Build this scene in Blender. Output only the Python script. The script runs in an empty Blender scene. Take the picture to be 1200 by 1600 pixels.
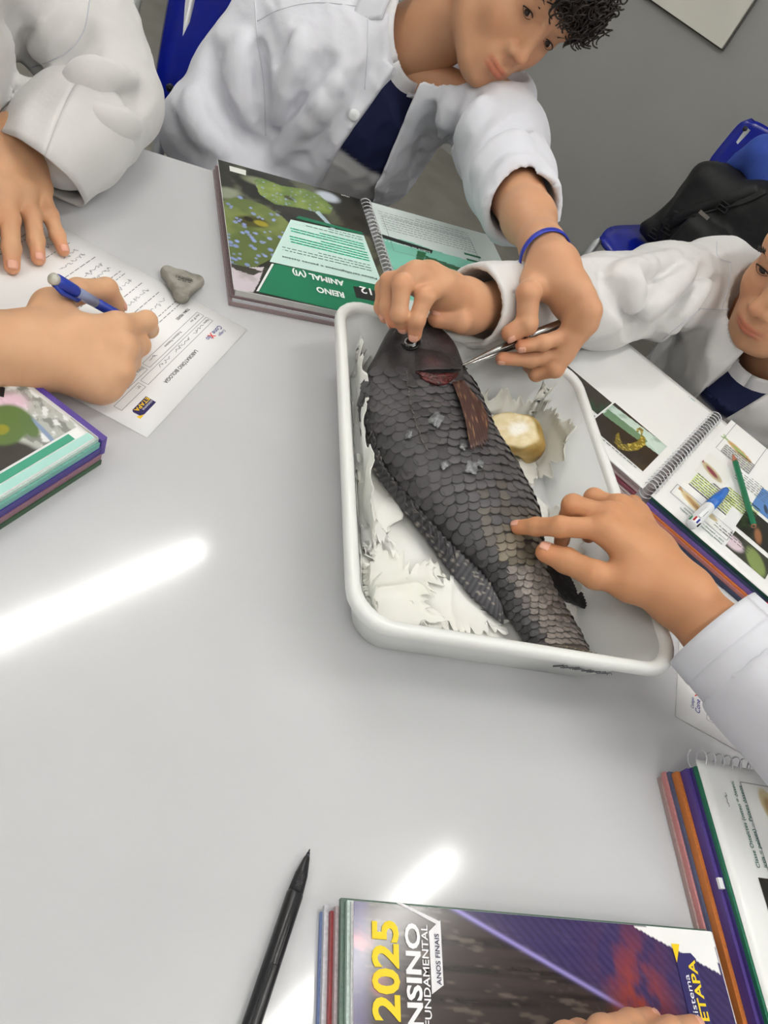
import bpy, math, random
import numpy as np
from mathutils import Matrix, Vector

# ------------------------------------------------------------------ camera, world, light levels
TZ = 0.75                       # height of the table top above the floor; "table coordinates" have z = 0 on the table top
F_PX = 1200.0; PITCH = math.radians(44.118); ROLL = math.radians(31.686); CAM_H = 0.5193
FW = np.array([0, math.cos(PITCH), -math.sin(PITCH)]); UP = np.array([0, math.sin(PITCH), math.cos(PITCH)]); RT = np.array([1.0, 0, 0])
CR, SR = math.cos(ROLL), math.sin(ROLL)
scene = bpy.context.scene
col = scene.collection
cam_d = bpy.data.cameras.new('camera'); cam = bpy.data.objects.new('camera', cam_d); col.objects.link(cam)
cam_d.sensor_fit = 'VERTICAL'; cam_d.sensor_height = 32.0; cam_d.lens = 32.0 * F_PX / 1600.0; cam_d.clip_start = 0.01
_x = CR * RT + SR * UP; _y = -SR * RT + CR * UP; _z = -FW
cam.matrix_world = Matrix(((_x[0], _y[0], _z[0], 0), (_x[1], _y[1], _z[1], 0), (_x[2], _y[2], _z[2], CAM_H + TZ), (0, 0, 0, 1)))
scene.camera = cam
w = bpy.data.worlds.new('world'); scene.world = w; w.use_nodes = True
w.node_tree.nodes['Background'].inputs[0].default_value = (0.9, 0.95, 1.0, 1); w.node_tree.nodes['Background'].inputs[1].default_value = 0.35
TUBE_STRENGTH = 46.0
scene.view_settings.view_transform = 'Standard'; scene.view_settings.look = 'None'; scene.view_settings.gamma = 1.0
scene.view_settings.use_curve_mapping = False; scene.view_settings.exposure = 0.42
random.seed(4); RNG = np.random.default_rng(7)

# ------------------------------------------------------------------ measuring helpers (table coordinates)
def ray(x, y):
    dx, dy = x - 600.0, y - 800.0
    return FW * F_PX + RT * (dx * CR + dy * SR) + UP * (dx * SR - dy * CR)
def P(x, y, z=0.0):
    d = ray(x, y); return np.array([0, 0, CAM_H]) + d * ((z - CAM_H) / d[2])
def A(*v): return np.array(v, float)
def unit(v): v = np.asarray(v, float); return v / (np.linalg.norm(v) + 1e-12)
def lerp(a, b, t): return np.asarray(a) * (1 - t) + np.asarray(b) * t
def smooth(t): t = np.clip(t, 0, 1); return t * t * (3 - 2 * t)

# ------------------------------------------------------------------ materials
def lin(c): 
    c = np.asarray(c, float) / 255.0
    return np.where(c <= 0.04045, c / 12.92, ((c + 0.055) / 1.055) ** 2.4)
def rgba(c): return tuple(lin(c)) + (1.0,)
MATS = {}
def mat(name, c, rough=0.5, spec=0.5, metal=0.0, c2=None, nscale=8.0, ndetail=4.0, bump=0.0, bscale=60.0, sss=0.0, trans=0.0, transl=0.0,
        attr=None, coat=0.0, aniso=None, nlo=0.35, nhi=0.65, emit=0.0, sheen=0.0, objrand=0.0, bdist=0.002, sssr=(1.0, 0.35, 0.2), sssscale=0.004, rvar=0.0):
    if name in MATS: return MATS[name]
    m = bpy.data.materials.new(name); m.use_nodes = True; MATS[name] = m
    nt = m.node_tree; N = nt.nodes; L = nt.links; b = N['Principled BSDF']; out = N['Material Output']
    tc = N.new('ShaderNodeTexCoord')
    b.inputs['Roughness'].default_value = rough; b.inputs['Specular IOR Level'].default_value = spec; b.inputs['Metallic'].default_value = metal
    b.inputs['Coat Weight'].default_value = coat; b.inputs['Coat Roughness'].default_value = 0.06
    b.inputs['Sheen Weight'].default_value = sheen
    if trans: b.inputs['Transmission Weight'].default_value = trans
    if sss:
        b.inputs['Subsurface Weight'].default_value = sss; b.inputs['Subsurface Radius'].default_value = sssr; b.inputs['Subsurface Scale'].default_value = sssscale
    b.inputs['Base Color'].default_value = rgba(c)
    src = None
    def mapped():
        if aniso is None: return tc.outputs['Object']
        mp = N.new('ShaderNodeMapping'); mp.inputs['Scale'].default_value = aniso; L.new(tc.outputs['Object'], mp.inputs[0]); return mp.outputs[0]
    if c2 is not None:
        n = N.new('ShaderNodeTexNoise'); n.inputs['Scale'].default_value = nscale; n.inputs['Detail'].default_value = ndetail
        L.new(mapped(), n.inputs['Vector'])
        r = N.new('ShaderNodeValToRGB'); r.color_ramp.elements[0].position = nlo; r.color_ramp.elements[1].position = nhi
        r.color_ramp.elements[0].color = rgba(c); r.color_ramp.elements[1].color = rgba(c2)
        L.new(n.outputs['Fac'], r.inputs[0]); src = r.outputs[0]
    if attr:
        a = N.new('ShaderNodeAttribute'); a.attribute_name = attr
        if src is None: src = a.outputs['Color']
        else:
            mx = N.new('ShaderNodeMix'); mx.data_type = 'RGBA'; mx.blend_type = 'MULTIPLY'; mx.inputs['Factor'].default_value = 1.0
            L.new(src, mx.inputs['A']); L.new(a.outputs['Color'], mx.inputs['B']); src = mx.outputs['Result']
    if objrand:
        oi = N.new('ShaderNodeObjectInfo'); mr = N.new('ShaderNodeMapRange'); mr.inputs['To Min'].default_value = 1 - objrand; mr.inputs['To Max'].default_value = 1 + objrand
        L.new(oi.outputs['Random'], mr.inputs['Value'])
        mx = N.new('ShaderNodeMix'); mx.data_type = 'RGBA'; mx.blend_type = 'MULTIPLY'; mx.inputs['Factor'].default_value = 1.0
        if src is None: mx.inputs['A'].default_value = rgba(c)
        else: L.new(src, mx.inputs['A'])
        L.new(mr.outputs['Result'], mx.inputs['B']); src = mx.outputs['Result']
    if src is not None: L.new(src, b.inputs['Base Color'])
    if rvar:
        n3 = N.new('ShaderNodeTexNoise'); n3.inputs['Scale'].default_value = 5.0; n3.inputs['Detail'].default_value = 8.0; L.new(tc.outputs['Object'], n3.inputs['Vector'])
        m3 = N.new('ShaderNodeMapRange'); m3.inputs['From Min'].default_value = .3; m3.inputs['From Max'].default_value = .7; m3.inputs['To Min'].default_value = rough - rvar; m3.inputs['To Max'].default_value = rough + rvar; L.new(n3.outputs['Fac'], m3.inputs['Value']); L.new(m3.outputs['Result'], b.inputs['Roughness'])
    if emit:
        b.inputs['Emission Color'].default_value = rgba(c); b.inputs['Emission Strength'].default_value = emit
    if bump:
        n2 = N.new('ShaderNodeTexNoise'); n2.inputs['Scale'].default_value = bscale; n2.inputs['Detail'].default_value = 5.0
        L.new(mapped(), n2.inputs['Vector'])
        bp = N.new('ShaderNodeBump'); bp.inputs['Strength'].default_value = bump; bp.inputs['Distance'].default_value = bdist
        L.new(n2.outputs['Fac'], bp.inputs['Height']); L.new(bp.outputs['Normal'], b.inputs['Normal'])
    if transl:
        t = N.new('ShaderNodeBsdfTranslucent'); t.inputs['Color'].default_value = rgba(c)
        ms = N.new('ShaderNodeMixShader'); ms.inputs[0].default_value = transl
        L.new(b.outputs[0], ms.inputs[1]); L.new(t.outputs[0], ms.inputs[2]); L.new(ms.outputs[0], out.inputs[0])
    return m

# ------------------------------------------------------------------ object helpers: vertices always come in table coordinates
ORG = {}
def tagit(o, label=None, cat=None, group=None, kind=None):
    if label: o['label'] = label
    if cat: o['category'] = cat
    if group: o['group'] = group
    if kind: o['kind'] = kind
    return o
def thing(name, loc, label, cat, group=None):
    o = bpy.data.objects.new(name, None); col.objects.link(o); o.empty_display_size = 0.03
    o.location = (loc[0], loc[1], loc[2] + TZ); ORG[o] = A(*loc); return tagit(o, label, cat, group)
def mk(name, V, Fc, m, parent=None, smooth_=True, colors=None, label=None, cat=None, group=None, kind=None, origin=None):
    V = np.asarray(V, float)
    if parent is not None: org = ORG[parent]
    elif origin is not None: org = np.asarray(origin, float)
    else:
        lo, hi = V.min(0), V.max(0); org = A((lo[0] + hi[0]) / 2, (lo[1] + hi[1]) / 2, lo[2])
    me = bpy.data.meshes.new(name); me.from_pydata((V - org).tolist(), [], [tuple(int(i) for i in f) for f in Fc] if not isinstance(Fc, np.ndarray) else Fc.tolist())
    if smooth_: me.polygons.foreach_set('use_smooth', [True] * len(me.polygons))
    if colors is not None:
        ca = me.color_attributes.new('Col', 'FLOAT_COLOR', 'POINT')
        cc = np.ones((len(V), 4), np.float32); cc[:, :3] = colors; ca.data.foreach_set('color', cc.ravel())
    for mm in (m if isinstance(m, (list, tuple)) else [m]): me.materials.append(mm)
    me.update()
    o = bpy.data.objects.new(name, me); col.objects.link(o); ORG[o] = org
    if parent is not None: o.parent = parent
    else: o.location = (org[0], org[1], org[2] + TZ)
    return tagit(o, label, cat, group, kind)
class MB:
    """collects simple shapes into one mesh"""
    def __init__(s): s.V = []; s.F = []; s.n = 0
    def add(s, V, Fc):
        V = np.asarray(V, float); s.V.append(V); s.F += [tuple(int(i) + s.n for i in f) for f in Fc]; s.n += len(V); return s
    def box(s, c, half, ax=None, bev=0.0):
        ax = np.eye(3) if ax is None else np.asarray(ax, float); hx, hy, hz = half
        if bev <= 0:
            V = [A(*c) + ax[0] * sx * hx + ax[1] * sy * hy + ax[2] * sz * hz for sx in (-1, 1) for sy in (-1, 1) for sz in (-1, 1)]
            return s.add(V, [(0, 1, 3, 2), (4, 6, 7, 5), (0, 4, 5, 1), (2, 3, 7, 6), (0, 2, 6, 4), (1, 5, 7, 3)])
        b = min(bev, hx, hy, hz) ; n = 4
        ring = []
        for k in range(4):
            sx, sy = [(1, 1), (-1, 1), (-1, -1), (1, -1)][k]
            for j in range(n):
                t = (k + j / (n - 1)) * math.pi / 2; ring.append((sx * (hx - b) + b * math.cos(t), sy * (hy - b) + b * math.sin(t)))
        ring = np.array(ring); m = len(ring)
        lay = [(-hz, 1), (-hz + b * .3, .3), (-hz + b, 0), (hz - b, 0), (hz - b * .3, .3), (hz, 1)]
        V = []; Fc = []
        for z, ins in lay:
            rr = ring - np.sign(ring) * b * ins * .9
            V += [A(*c) + ax[0] * p[0] + ax[1] * p[1] + ax[2] * z for p in rr]
        for i in range(len(lay) - 1):
            for j in range(m): Fc.append((i * m + j, i * m + (j + 1) % m, (i + 1) * m + (j + 1) % m, (i + 1) * m + j))
        Fc.append(tuple(range(m))[::-1]); Fc.append(tuple(range((len(lay) - 1) * m, len(lay) * m)))
        return s.add(V, Fc)
    def tube(s, pts, r, n=10, caps=True, closed=False):
        pts = np.asarray(pts, float); k = len(pts); r = np.broadcast_to(np.asarray(r, float), (k,))
        V = []; Fc = []; prev = None
        for i in range(k):
            if closed: t = unit(pts[(i + 1) % k] - pts[i - 1])
            else: t = unit(pts[min(i + 1, k - 1)] - pts[max(i - 1, 0)])
            if prev is None:
                u = np.cross(t, A(0, 0, 1)); u = np.cross(t, A(1, 0, 0)) if np.linalg.norm(u) < .1 else u
            else: u = prev - t * (prev @ t)
            u = unit(u); prev = u; v = np.cross(t, u)
            V += [pts[i] + r[i] * (u * math.cos(a) + v * math.sin(a)) for a in np.arange(n) * 2 * math.pi / n]
        for i in range(k if closed else k - 1):
            for j in range(n):
                a, b_, c_, d_ = i * n + j, i * n + (j + 1) % n, ((i + 1) % k) * n + (j + 1) % n, ((i + 1) % k) * n + j
                Fc.append((a, b_, c_, d_))
        if caps and not closed: Fc.append(tuple(range(n))[::-1]); Fc.append(tuple(range((k - 1) * n, k * n)))
        return s.add(V, Fc)
    def grid(s, G, close_u=False, close_v=False):
        G = np.asarray(G, float); nu, nv = G.shape[:2]; Fc = []
        for i in range(nu if close_u else nu - 1):
            for j in range(nv if close_v else nv - 1):
                Fc.append((i * nv + j, ((i + 1) % nu) * nv + j, ((i + 1) % nu) * nv + (j + 1) % nv, i * nv + (j + 1) % nv))
        return s.add(G.reshape(-1, 3), Fc)
    def poly_prism(s, poly, z0, z1):
        n = len(poly); V = [A(p[0], p[1], z0) for p in poly] + [A(p[0], p[1], z1) for p in poly]
        Fc = [tuple(range(n))[::-1], tuple(range(n, 2 * n))] + [(i, (i + 1) % n, n + (i + 1) % n, n + i) for i in range(n)]
        return s.add(V, Fc)
    def make(s, name, m, parent=None, smooth_=True, **kw): return mk(name, np.concatenate(s.V), s.F, m, parent, smooth_, **kw)
def sheet_solid(G, th, up=None):
    """a grid of points (nu,nv,3) turned into a closed thin sheet of thickness th"""
    G = np.asarray(G, float); nu, nv = G.shape[:2]
    du = np.gradient(G, axis=0); dv = np.gradient(G, axis=1); n = np.cross(du, dv); n /= np.linalg.norm(n, axis=2, keepdims=True) + 1e-12
    V = np.concatenate([(G + n * th / 2).reshape(-1, 3), (G - n * th / 2).reshape(-1, 3)]); N0 = nu * nv; Fc = []
    I = np.arange(N0).reshape(nu, nv)
    q = np.stack([I[:-1, :-1], I[1:, :-1], I[1:, 1:], I[:-1, 1:]], -1).reshape(-1, 4)
    Fc = [tuple(f) for f in q] + [tuple(f[::-1] + N0) for f in q]
    b = list(I[:, 0]) + list(I[-1, 1:]) + list(I[::-1, -1][1:]) + list(I[0, ::-1][1:-1])
    for i in range(len(b)): a, c_ = b[i], b[(i + 1) % len(b)]; Fc.append((a, c_, c_ + N0, a + N0)[::-1])
    return V, Fc
def noise2(x, y, seed=0, octaves=4, base=1.0):
    """cheap smooth value noise by summed sines"""
    r = np.random.default_rng(seed); o = 0; amp = 1.0; fr = base
    for k in range(octaves):
        for j in range(3):
            a = r.uniform(0, 2 * math.pi); ph = r.uniform(0, 6.28)
            o = o + amp * np.sin((np.cos(a) * x + np.sin(a) * y) * fr * r.uniform(.7, 1.4) + ph) / 3
        amp *= .5; fr *= 2.1
    return o
def noise3(p, seed=0, octaves=3, base=1.0):
    r = np.random.default_rng(seed); o = 0; amp = 1.0; fr = base
    for k in range(octaves):
        for j in range(3):
            d = unit(r.normal(size=3)) * fr * r.uniform(.7, 1.4); o = o + amp * np.sin(p @ d + r.uniform(0, 6.28)) / 3
        amp *= .5; fr *= 2.0
    return o

# ------------------------------------------------------------------ distance-field modelling for bodies, clothes and other soft shapes
class Field:
    def __init__(s, lo, hi, h):
        s.lo = np.asarray(lo, float); s.h = h; s.n = np.maximum(np.ceil((np.asarray(hi, float) - s.lo) / h).astype(int) + 1, 4)
        s.d = np.full(tuple(s.n), 1.0, np.float32)
    def sub(s, lo, hi):
        a = np.clip(np.floor((lo - s.lo) / s.h).astype(int), 0, s.n); b = np.clip(np.ceil((hi - s.lo) / s.h).astype(int) + 1, 0, s.n)
        if np.any(b <= a): return None, None
        sl = tuple(slice(i, j) for i, j in zip(a, b))
        ax = [(s.lo[k] + s.h * np.arange(a[k], b[k])).astype(np.float32) for k in range(3)]
        return sl, np.stack(np.meshgrid(*ax, indexing='ij'), -1)
    def put(s, sl, d, k, mode):
        o = s.d[sl]
        if mode == 'u':
            if k > 0: hh = np.maximum(k - np.abs(o - d), 0) / k; s.d[sl] = np.minimum(o, d) - hh * hh * k * .25
            else: s.d[sl] = np.minimum(o, d)
        elif mode == 's':
            d = -d
            if k > 0: hh = np.maximum(k - np.abs(o - d), 0) / k; s.d[sl] = np.maximum(o, d) + hh * hh * k * .25
            else: s.d[sl] = np.maximum(o, d)
    def cap(s, a, b, r1, r2=None, k=0.01, mode='u', flat=None):
        r2 = r1 if r2 is None else r2; a = np.asarray(a, np.float32); b = np.asarray(b, np.float32); R = max(r1, r2) + k + 2.5 * s.h
        sl, p = s.sub(np.minimum(a, b) - R, np.maximum(a, b) + R)
        if sl is None: return s
        ab = b - a; q = p - a; t = np.clip((q @ ab) / max(float(ab @ ab), 1e-9), 0, 1)
        v = q - t[..., None] * ab
        if flat is not None:                       # flat = (axis, factor): section squeezed along an axis
            axv = np.asarray(unit(flat[0]), np.float32); c_ = v @ axv; v = v + (c_ * (1 / flat[1] - 1))[..., None] * axv
            d = np.sqrt((v * v).sum(-1)) - (r1 + (r2 - r1) * t); d = d * flat[1] if flat[1] < 1 else d
        else: d = np.sqrt((v * v).sum(-1)) - (r1 + (r2 - r1) * t)
        s.put(sl, d, k, mode); return s
    def chain(s, pts, rs, k=0.01, mode='u', flat=None):
        for i in range(len(pts) - 1): s.cap(pts[i], pts[i + 1], rs[i], rs[i + 1], k, mode, flat)
        return s
    def ell(s, c, r, R=None, k=0.01, mode='u'):
        c = np.asarray(c, np.float32); r = np.asarray(r, np.float32); m = float(r.max()) + k + 2.5 * s.h
        sl, p = s.sub(c - m, c + m)
        if sl is None: return s
        q = p - c
        if R is not None: q = q @ np.asarray(R, np.float32)      # columns of R are the ellipsoid's axes
        k0 = np.sqrt(((q / r) ** 2).sum(-1)); k1 = np.sqrt(((q / (r * r)) ** 2).sum(-1)) + 1e-9
        s.put(sl, k0 * (k0 - 1) / k1, k, mode); return s
    def boxr(s, c, half, R=None, rad=0.01, k=0.01, mode='u'):
        c = np.asarray(c, np.float32); half = np.asarray(half, np.float32); m = float(np.linalg.norm(half)) + rad + k + 2.5 * s.h
        sl, p = s.sub(c - m, c + m)
        if sl is None: return s
        q = p - c
        if R is not None: q = q @ np.asarray(R, np.float32)
        q = np.abs(q) - (half - rad); d = np.sqrt((np.maximum(q, 0) ** 2).sum(-1)) + np.minimum(q.max(-1), 0) - rad
        s.put(sl, d, k, mode); return s
    def pts(s):
        ax = [(s.lo[k] + s.h * np.arange(s.n[k])).astype(np.float32) for k in range(3)]
        return np.stack(np.meshgrid(*ax, indexing='ij'), -1)
    def mesh(s, iters=1):
        d = s.d; neg = d < 0
        sh = tuple(x - 1 for x in d.shape)
        def cn(a, i, j, k): return a[i:i + sh[0], j:j + sh[1], k:k + sh[2]]
        cnt = sum(cn(neg, i, j, k).astype(np.int8) for i in (0, 1) for j in (0, 1) for k in (0, 1))
        mixed = (cnt > 0) & (cnt < 8); I = np.full(sh, -1, np.int64); ids = np.argwhere(mixed); I[mixed] = np.arange(len(ids))
        acc = np.zeros((len(ids), 3)); num = np.zeros(len(ids))
        ii = ids.T
        for ax in range(3):
            for o1 in (0, 1):
                for o2 in (0, 1):
                    a = [0, 0, 0]; oth = [x for x in range(3) if x != ax]; a[oth[0]] = o1; a[oth[1]] = o2; b = list(a); b[ax] = 1
                    da = d[ii[0] + a[0], ii[1] + a[1], ii[2] + a[2]]; db = d[ii[0] + b[0], ii[1] + b[1], ii[2] + b[2]]
                    cr = (da < 0) != (db < 0); t = np.where(cr, da / np.where(cr, da - db, 1), 0)
                    pt = np.tile(np.array(a, float), (len(ids), 1)); pt[:, ax] = t
                    acc += pt * cr[:, None]; num += cr
        V = (ids + acc / num[:, None]) * s.h + s.lo
        Q = []
        for ax in range(3):
            a0 = [slice(0, n - (1 if x == ax else 0)) for x, n in enumerate(d.shape)]; a1 = list(a0); a1[ax] = slice(1, d.shape[ax])
            n0 = neg[tuple(a0)]; n1 = neg[tuple(a1)]; e = np.argwhere(n0 != n1)
            oth = [x for x in range(3) if x != ax]
            ok = np.all((e[:, oth] > 0) & (e[:, oth] < np.array([d.shape[x] - 1 for x in oth])), axis=1); e = e[ok]
            f = n0[tuple(e.T)]
            c4 = []
            for o in ((0, 0), (1, 0), (1, 1), (0, 1)):
                c_ = e.copy(); c_[:, oth[0]] -= o[0]; c_[:, oth[1]] -= o[1]; c4.append(I[tuple(c_.T)])
            q = np.stack(c4, 1)
            flip = f if ax != 1 else ~f
            q[flip] = q[flip][:, ::-1]; q = q[:, ::-1]; Q.append(q)
        Q = np.concatenate(Q)
        for _ in range(iters):                       # light smoothing
            S = np.zeros_like(V); c_ = np.zeros(len(V))
            for i in range(4):
                a, b = Q[:, i], Q[:, (i + 1) % 4]; np.add.at(S, a, V[b]); np.add.at(c_, a, 1)
            V = V * .5 + .5 * S / np.maximum(c_, 1)[:, None]
        return V, Q

# ================================================================== the room
WN = A(0.322, 0.947, 0); WD = A(0.947, -0.322, 0); WOFF = 3.06          # back wall: normal towards it, direction along it, distance
def wall_pt(x, y, off=WOFF):
    d = ray(x, y); c0 = A(0, 0, CAM_H); return c0 + d * ((off - c0 @ WN) / (d @ WN))
m_wall = mat('grey_wall_paint', (158, 158, 155), .62, .3, c2=(154, 154, 152), nscale=3, bump=.05, bscale=220)
m_wall_light = mat('light_wall_paint', (216, 217, 215), .7, .3, c2=(210, 211, 210), nscale=2)
m_floor = mat('grey_floor_vinyl', (128, 125, 117), .45, .4, c2=(116, 113, 106), nscale=9)
m_ceil = mat('white_ceiling', (235, 235, 233), .8, .2, c2=(230, 230, 228), nscale=4)
RC = A(0, 0.4, 0)                                                        # room runs 2.7 m left and right, 3.2 m behind the camera
def room_box(u0, u1, v0, v1, z0, z1):
    V = []
    for u in (u0, u1):
        for v in (v0, v1):
            for z in (z0, z1): V.append(WD * u + WN * v + A(0, 0, z))
    return V, [(0, 1, 3, 2), (4, 6, 7, 5), (0, 4, 5, 1), (2, 3, 7, 6), (0, 2, 6, 4), (1, 5, 7, 3)]
U0, U1, V0, ZC = -3.2, 3.4, -2.6, 2.05
for nm, args, m in (('wall_back', (U0, U1, WOFF, WOFF + .12, -.75, ZC), m_wall), ('wall_left', (U0 - .12, U0, V0 - .12, WOFF + .12, -.75, ZC), m_wall_light),
                    ('wall_right', (U1, U1 + .12, V0 - .12, WOFF + .12, -.75, ZC), m_wall_light), ('wall_front', (U0, U1, V0 - .12, V0, -.75, ZC), m_wall_light),
                    ('floor', (U0 - .12, U1 + .12, V0 - .12, WOFF + .12, -.83, -.75), m_floor), ('ceiling', (U0 - .12, U1 + .12, V0 - .12, WOFF + .12, ZC, ZC + .08), m_ceil)):
    V, Fc = room_box(*args); mk(nm, V, Fc, m, smooth_=False, kind='structure')
# white board hanging on the wall (only its lower right corner is in view)
m_board = mat('board_white', (226, 224, 214), .45, .4, c2=(222, 220, 210), nscale=5); m_boardedge = mat('board_edge', (84, 82, 78), .5)
bc = wall_pt(1128, 76, WOFF - .012); bw, bh = 1.2, .9
t = thing('wall_board', bc - WD * bw / 2, 'large off-white board hanging on the grey wall', 'board')
zz = A(0, 0, 1); ax = np.array([WD, WN, zz])
MB().box(bc - WD * bw / 2 + zz * bh / 2, (bw / 2, .006, bh / 2), ax).make('panel', m_board, t, False)
MB().box(bc - WD * bw / 2 + zz * bh / 2 + WN * .008, (bw / 2 + .006, .003, bh / 2 + .006), ax).make('backing', m_boardedge, t, False)

# ceiling tube lamps: two show as long streaks in the table top, the rest are unseen added fill
m_tube = mat('tube_glow', (255, 253, 248), .5, emit=TUBE_STRENGTH); m_house = mat('lamp_housing', (238, 238, 236), .4)
def lamp(a, b, label):
    a, b = A(*a, ZC), A(*b, ZC); c = (a + b) / 2; d = unit(b - a); n = A(-d[1], d[0], 0); L = np.linalg.norm(b - a) / 2
    t = thing('ceiling_tube_lamp', c, label, 'lamp', 'ceiling tube lamps')
    MB().box(c - zz * .02, (L + .04, .05, .02), [d, n, zz]).make('housing', m_house, t, False)
    MB().tube([c + d * L * k - zz * .057 for k in np.linspace(-1, 1, 6)], .019, 12).make('tube', m_tube, t)
    for s in (-1, 1):
        MB().tube([c + d * s * (L + .002) - zz * .057, c + d * s * (L + .022) - zz * .057], .036, 10).make('end_cap', m_house, t)
lamp((-.55, 1.86), (-1.03, .77), 'tube lamp on the ceiling above the writing pupil')
lamp((.83, 1.30), (.36, .22), 'tube lamp on the ceiling above the table')
lamp((-1.35, .02), (-1.83, -1.07), 'unseen added tube lamp on the ceiling behind the writing pupil')  # this and the next three: unseen lamps added to light the room evenly
lamp((.06, -.50), (-.42, -1.60), 'unseen added tube lamp on the ceiling behind the photographer')
lamp((2.2, .80), (1.72, -.30), 'unseen added tube lamp on the ceiling at the right side')
lamp((1.50, -.75), (1.02, -1.85), 'unseen added tube lamp on the ceiling at the rear right')
lamp((2.75, 2.0), (2.45, 1.3), 'short unseen tube lamp added on the ceiling near the right wall')  # unseen lamp added to brighten the grey back wall
lamp((-2.0, 2.9), (-2.4, 2.0), 'unseen added tube lamp on the ceiling in the far left corner')  # unseen, added for more light at the back of the room

# ================================================================== hexagonal table
m_table = mat('table_laminate', (196, 197, 200), .11, .5, c2=(193, 194, 197), nscale=6, ndetail=5, rvar=.035)
m_tedge = mat('table_edge', (188, 189, 190), .35); m_steel = mat('grey_steel', (168, 170, 172), .35, .5, .55)
HC = A(.035, .455, 0); HR = .735
hexp = [(HC[0] + HR * math.cos(math.radians(a)), HC[1] + HR * math.sin(math.radians(a))) for a in range(30, 390, 60)]
t = thing('hexagonal_table', A(HC[0], HC[1], -.75), 'large glossy light grey hexagonal table', 'table')
top = MB(); n = 6
rings = [(HR - .004, -.03), (HR, -.027), (HR, -.003), (HR - .0012, -.0008), (HR - .004, 0)]
V = []; Fc = []
for r, z in rings: V += [A(HC[0] + r * math.cos(math.radians(a)), HC[1] + r * math.sin(math.radians(a)), z) for a in range(30, 390, 60)]
for i in range(len(rings) - 1):
    for j in range(6): Fc.append((i * 6 + j, i * 6 + (j + 1) % 6, (i + 1) * 6 + (j + 1) % 6, (i + 1) * 6 + j))
Fc += [tuple(range(6))[::-1], tuple(range(24, 30))]
mk('table_top', V, Fc, m_table, t, False)
for a in range(30, 390, 120):
    p = HC + .55 * A(math.cos(math.radians(a)), math.sin(math.radians(a)), 0)
    MB().tube([p + zz * -.75, p + zz * -.03], .025, 14).make('leg', m_steel, t)
MB().tube([HC + .5 * A(math.cos(math.radians(a)), math.sin(math.radians(a)), -.08 / .5) for a in range(0, 360, 15)], .015, 8, closed=True).make('under_frame', m_steel, t)

# ================================================================== blue school chairs
m_blue = mat('blue_plastic', (8, 28, 150), .22, .5, c2=(6, 24, 138), nscale=20, bump=.06, bscale=500)
m_screw = mat('screw_steel', (60, 62, 70), .35, .5, .8)
def chair(name, loc, ang, label, back_z=(.62, .84), back_y=-.20, legs=True):
    """loc: seat centre on the floor (table coords), ang: direction the chair faces (degrees)"""
    f = A(math.cos(math.radians(ang)), math.sin(math.radians(ang)), 0); r = A(f[1], -f[0], 0)
    o = A(loc[0], loc[1], -.75)
    def W(x, y, z): return o + r * x + f * y + zz * z
    t = thing(name, o, label, 'chair')
    # seat shell
    nu, nv = 17, 15; G = np.zeros((nu, nv, 3))
    for i, u in enumerate(np.linspace(-1, 1, nu)):
        for j, v in enumerate(np.linspace(-1, 1, nv)):
            q = (abs(u) ** 5 + abs(v) ** 5) ** .2 if (u or v) else 1; m_ = max(abs(u), abs(v)); kx = m_ / q if q else 1
            G[i, j] = W(.20 * u * kx, .19 * v * kx, .445 - .012 * (1 - u * u) * (1 - v * v) - .022 * max(v, 0) ** 4)
    V, Fc = sheet_solid(G, .012); mk('seat', V, Fc, m_blue, t)
    # back panel, curved and rounded
    z0, z1 = back_z; zc, hz = (z0 + z1) / 2, (z1 - z0) / 2
    for i, u in enumerate(np.linspace(-1, 1, nu)):
        for j, v in enumerate(np.linspace(-1, 1, nv)):
            q = (abs(u) ** 6 + abs(v) ** 6) ** (1 / 6) if (u or v) else 1; m_ = max(abs(u), abs(v)); kx = m_ / q if q else 1
            G[i, j] = W(.205 * u * kx, back_y - .03 * (1 - u * u) - .03 * (v + 1) / 2, zc + hz * v * kx)
    V, Fc = sheet_solid(G, .014); bk = mk('backrest', V, Fc, m_blue, t)
    for sx in (-1, 1):
        for v in (-.62, .62):
            c = W(.178 * sx, back_y - .03 * (1 - .87 ** 2) - .03 * (v + 1) / 2 + .008, zc + hz * v)
            MB().tube([c - f * .003, c + f * .001, c + f * .003], [.008, .008, .0055], 12).make('screw', m_screw, bk)
            MB().tube([c - f * .002, c + f * .0036], .0025, 6).make('screw_socket', m_screw, bk)
        # frame: back post running down into the rear leg, front leg
        MB().tube([W(.172 * sx, back_y - .035, z1 - .03), W(.175 * sx, back_y - .022, z0), W(.178 * sx, back_y + .01, .50), W(.18 * sx, -.15, .43), W(.18 * sx, .13, .425), W(.18 * sx, .165, .41), W(.185 * sx, .19, .02)], .0125, 10).make('side_frame', m_steel, t)
        MB().tube([W(.18 * sx, -.12, .425), W(.186 * sx, -.22, .02)], .0125, 10).make('leg', m_steel, t)
        for yy in (.19, -.22): MB().tube([W(.186 * sx, yy, 0), W(.186 * sx, yy, .03)], .016, 10).make('foot_cap', m_screw, t)
    MB().tube([W(-.18, -.1, .425), W(.18, -.1, .425)], .011, 8).make('cross_bar', m_steel, t)
    return t

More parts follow.
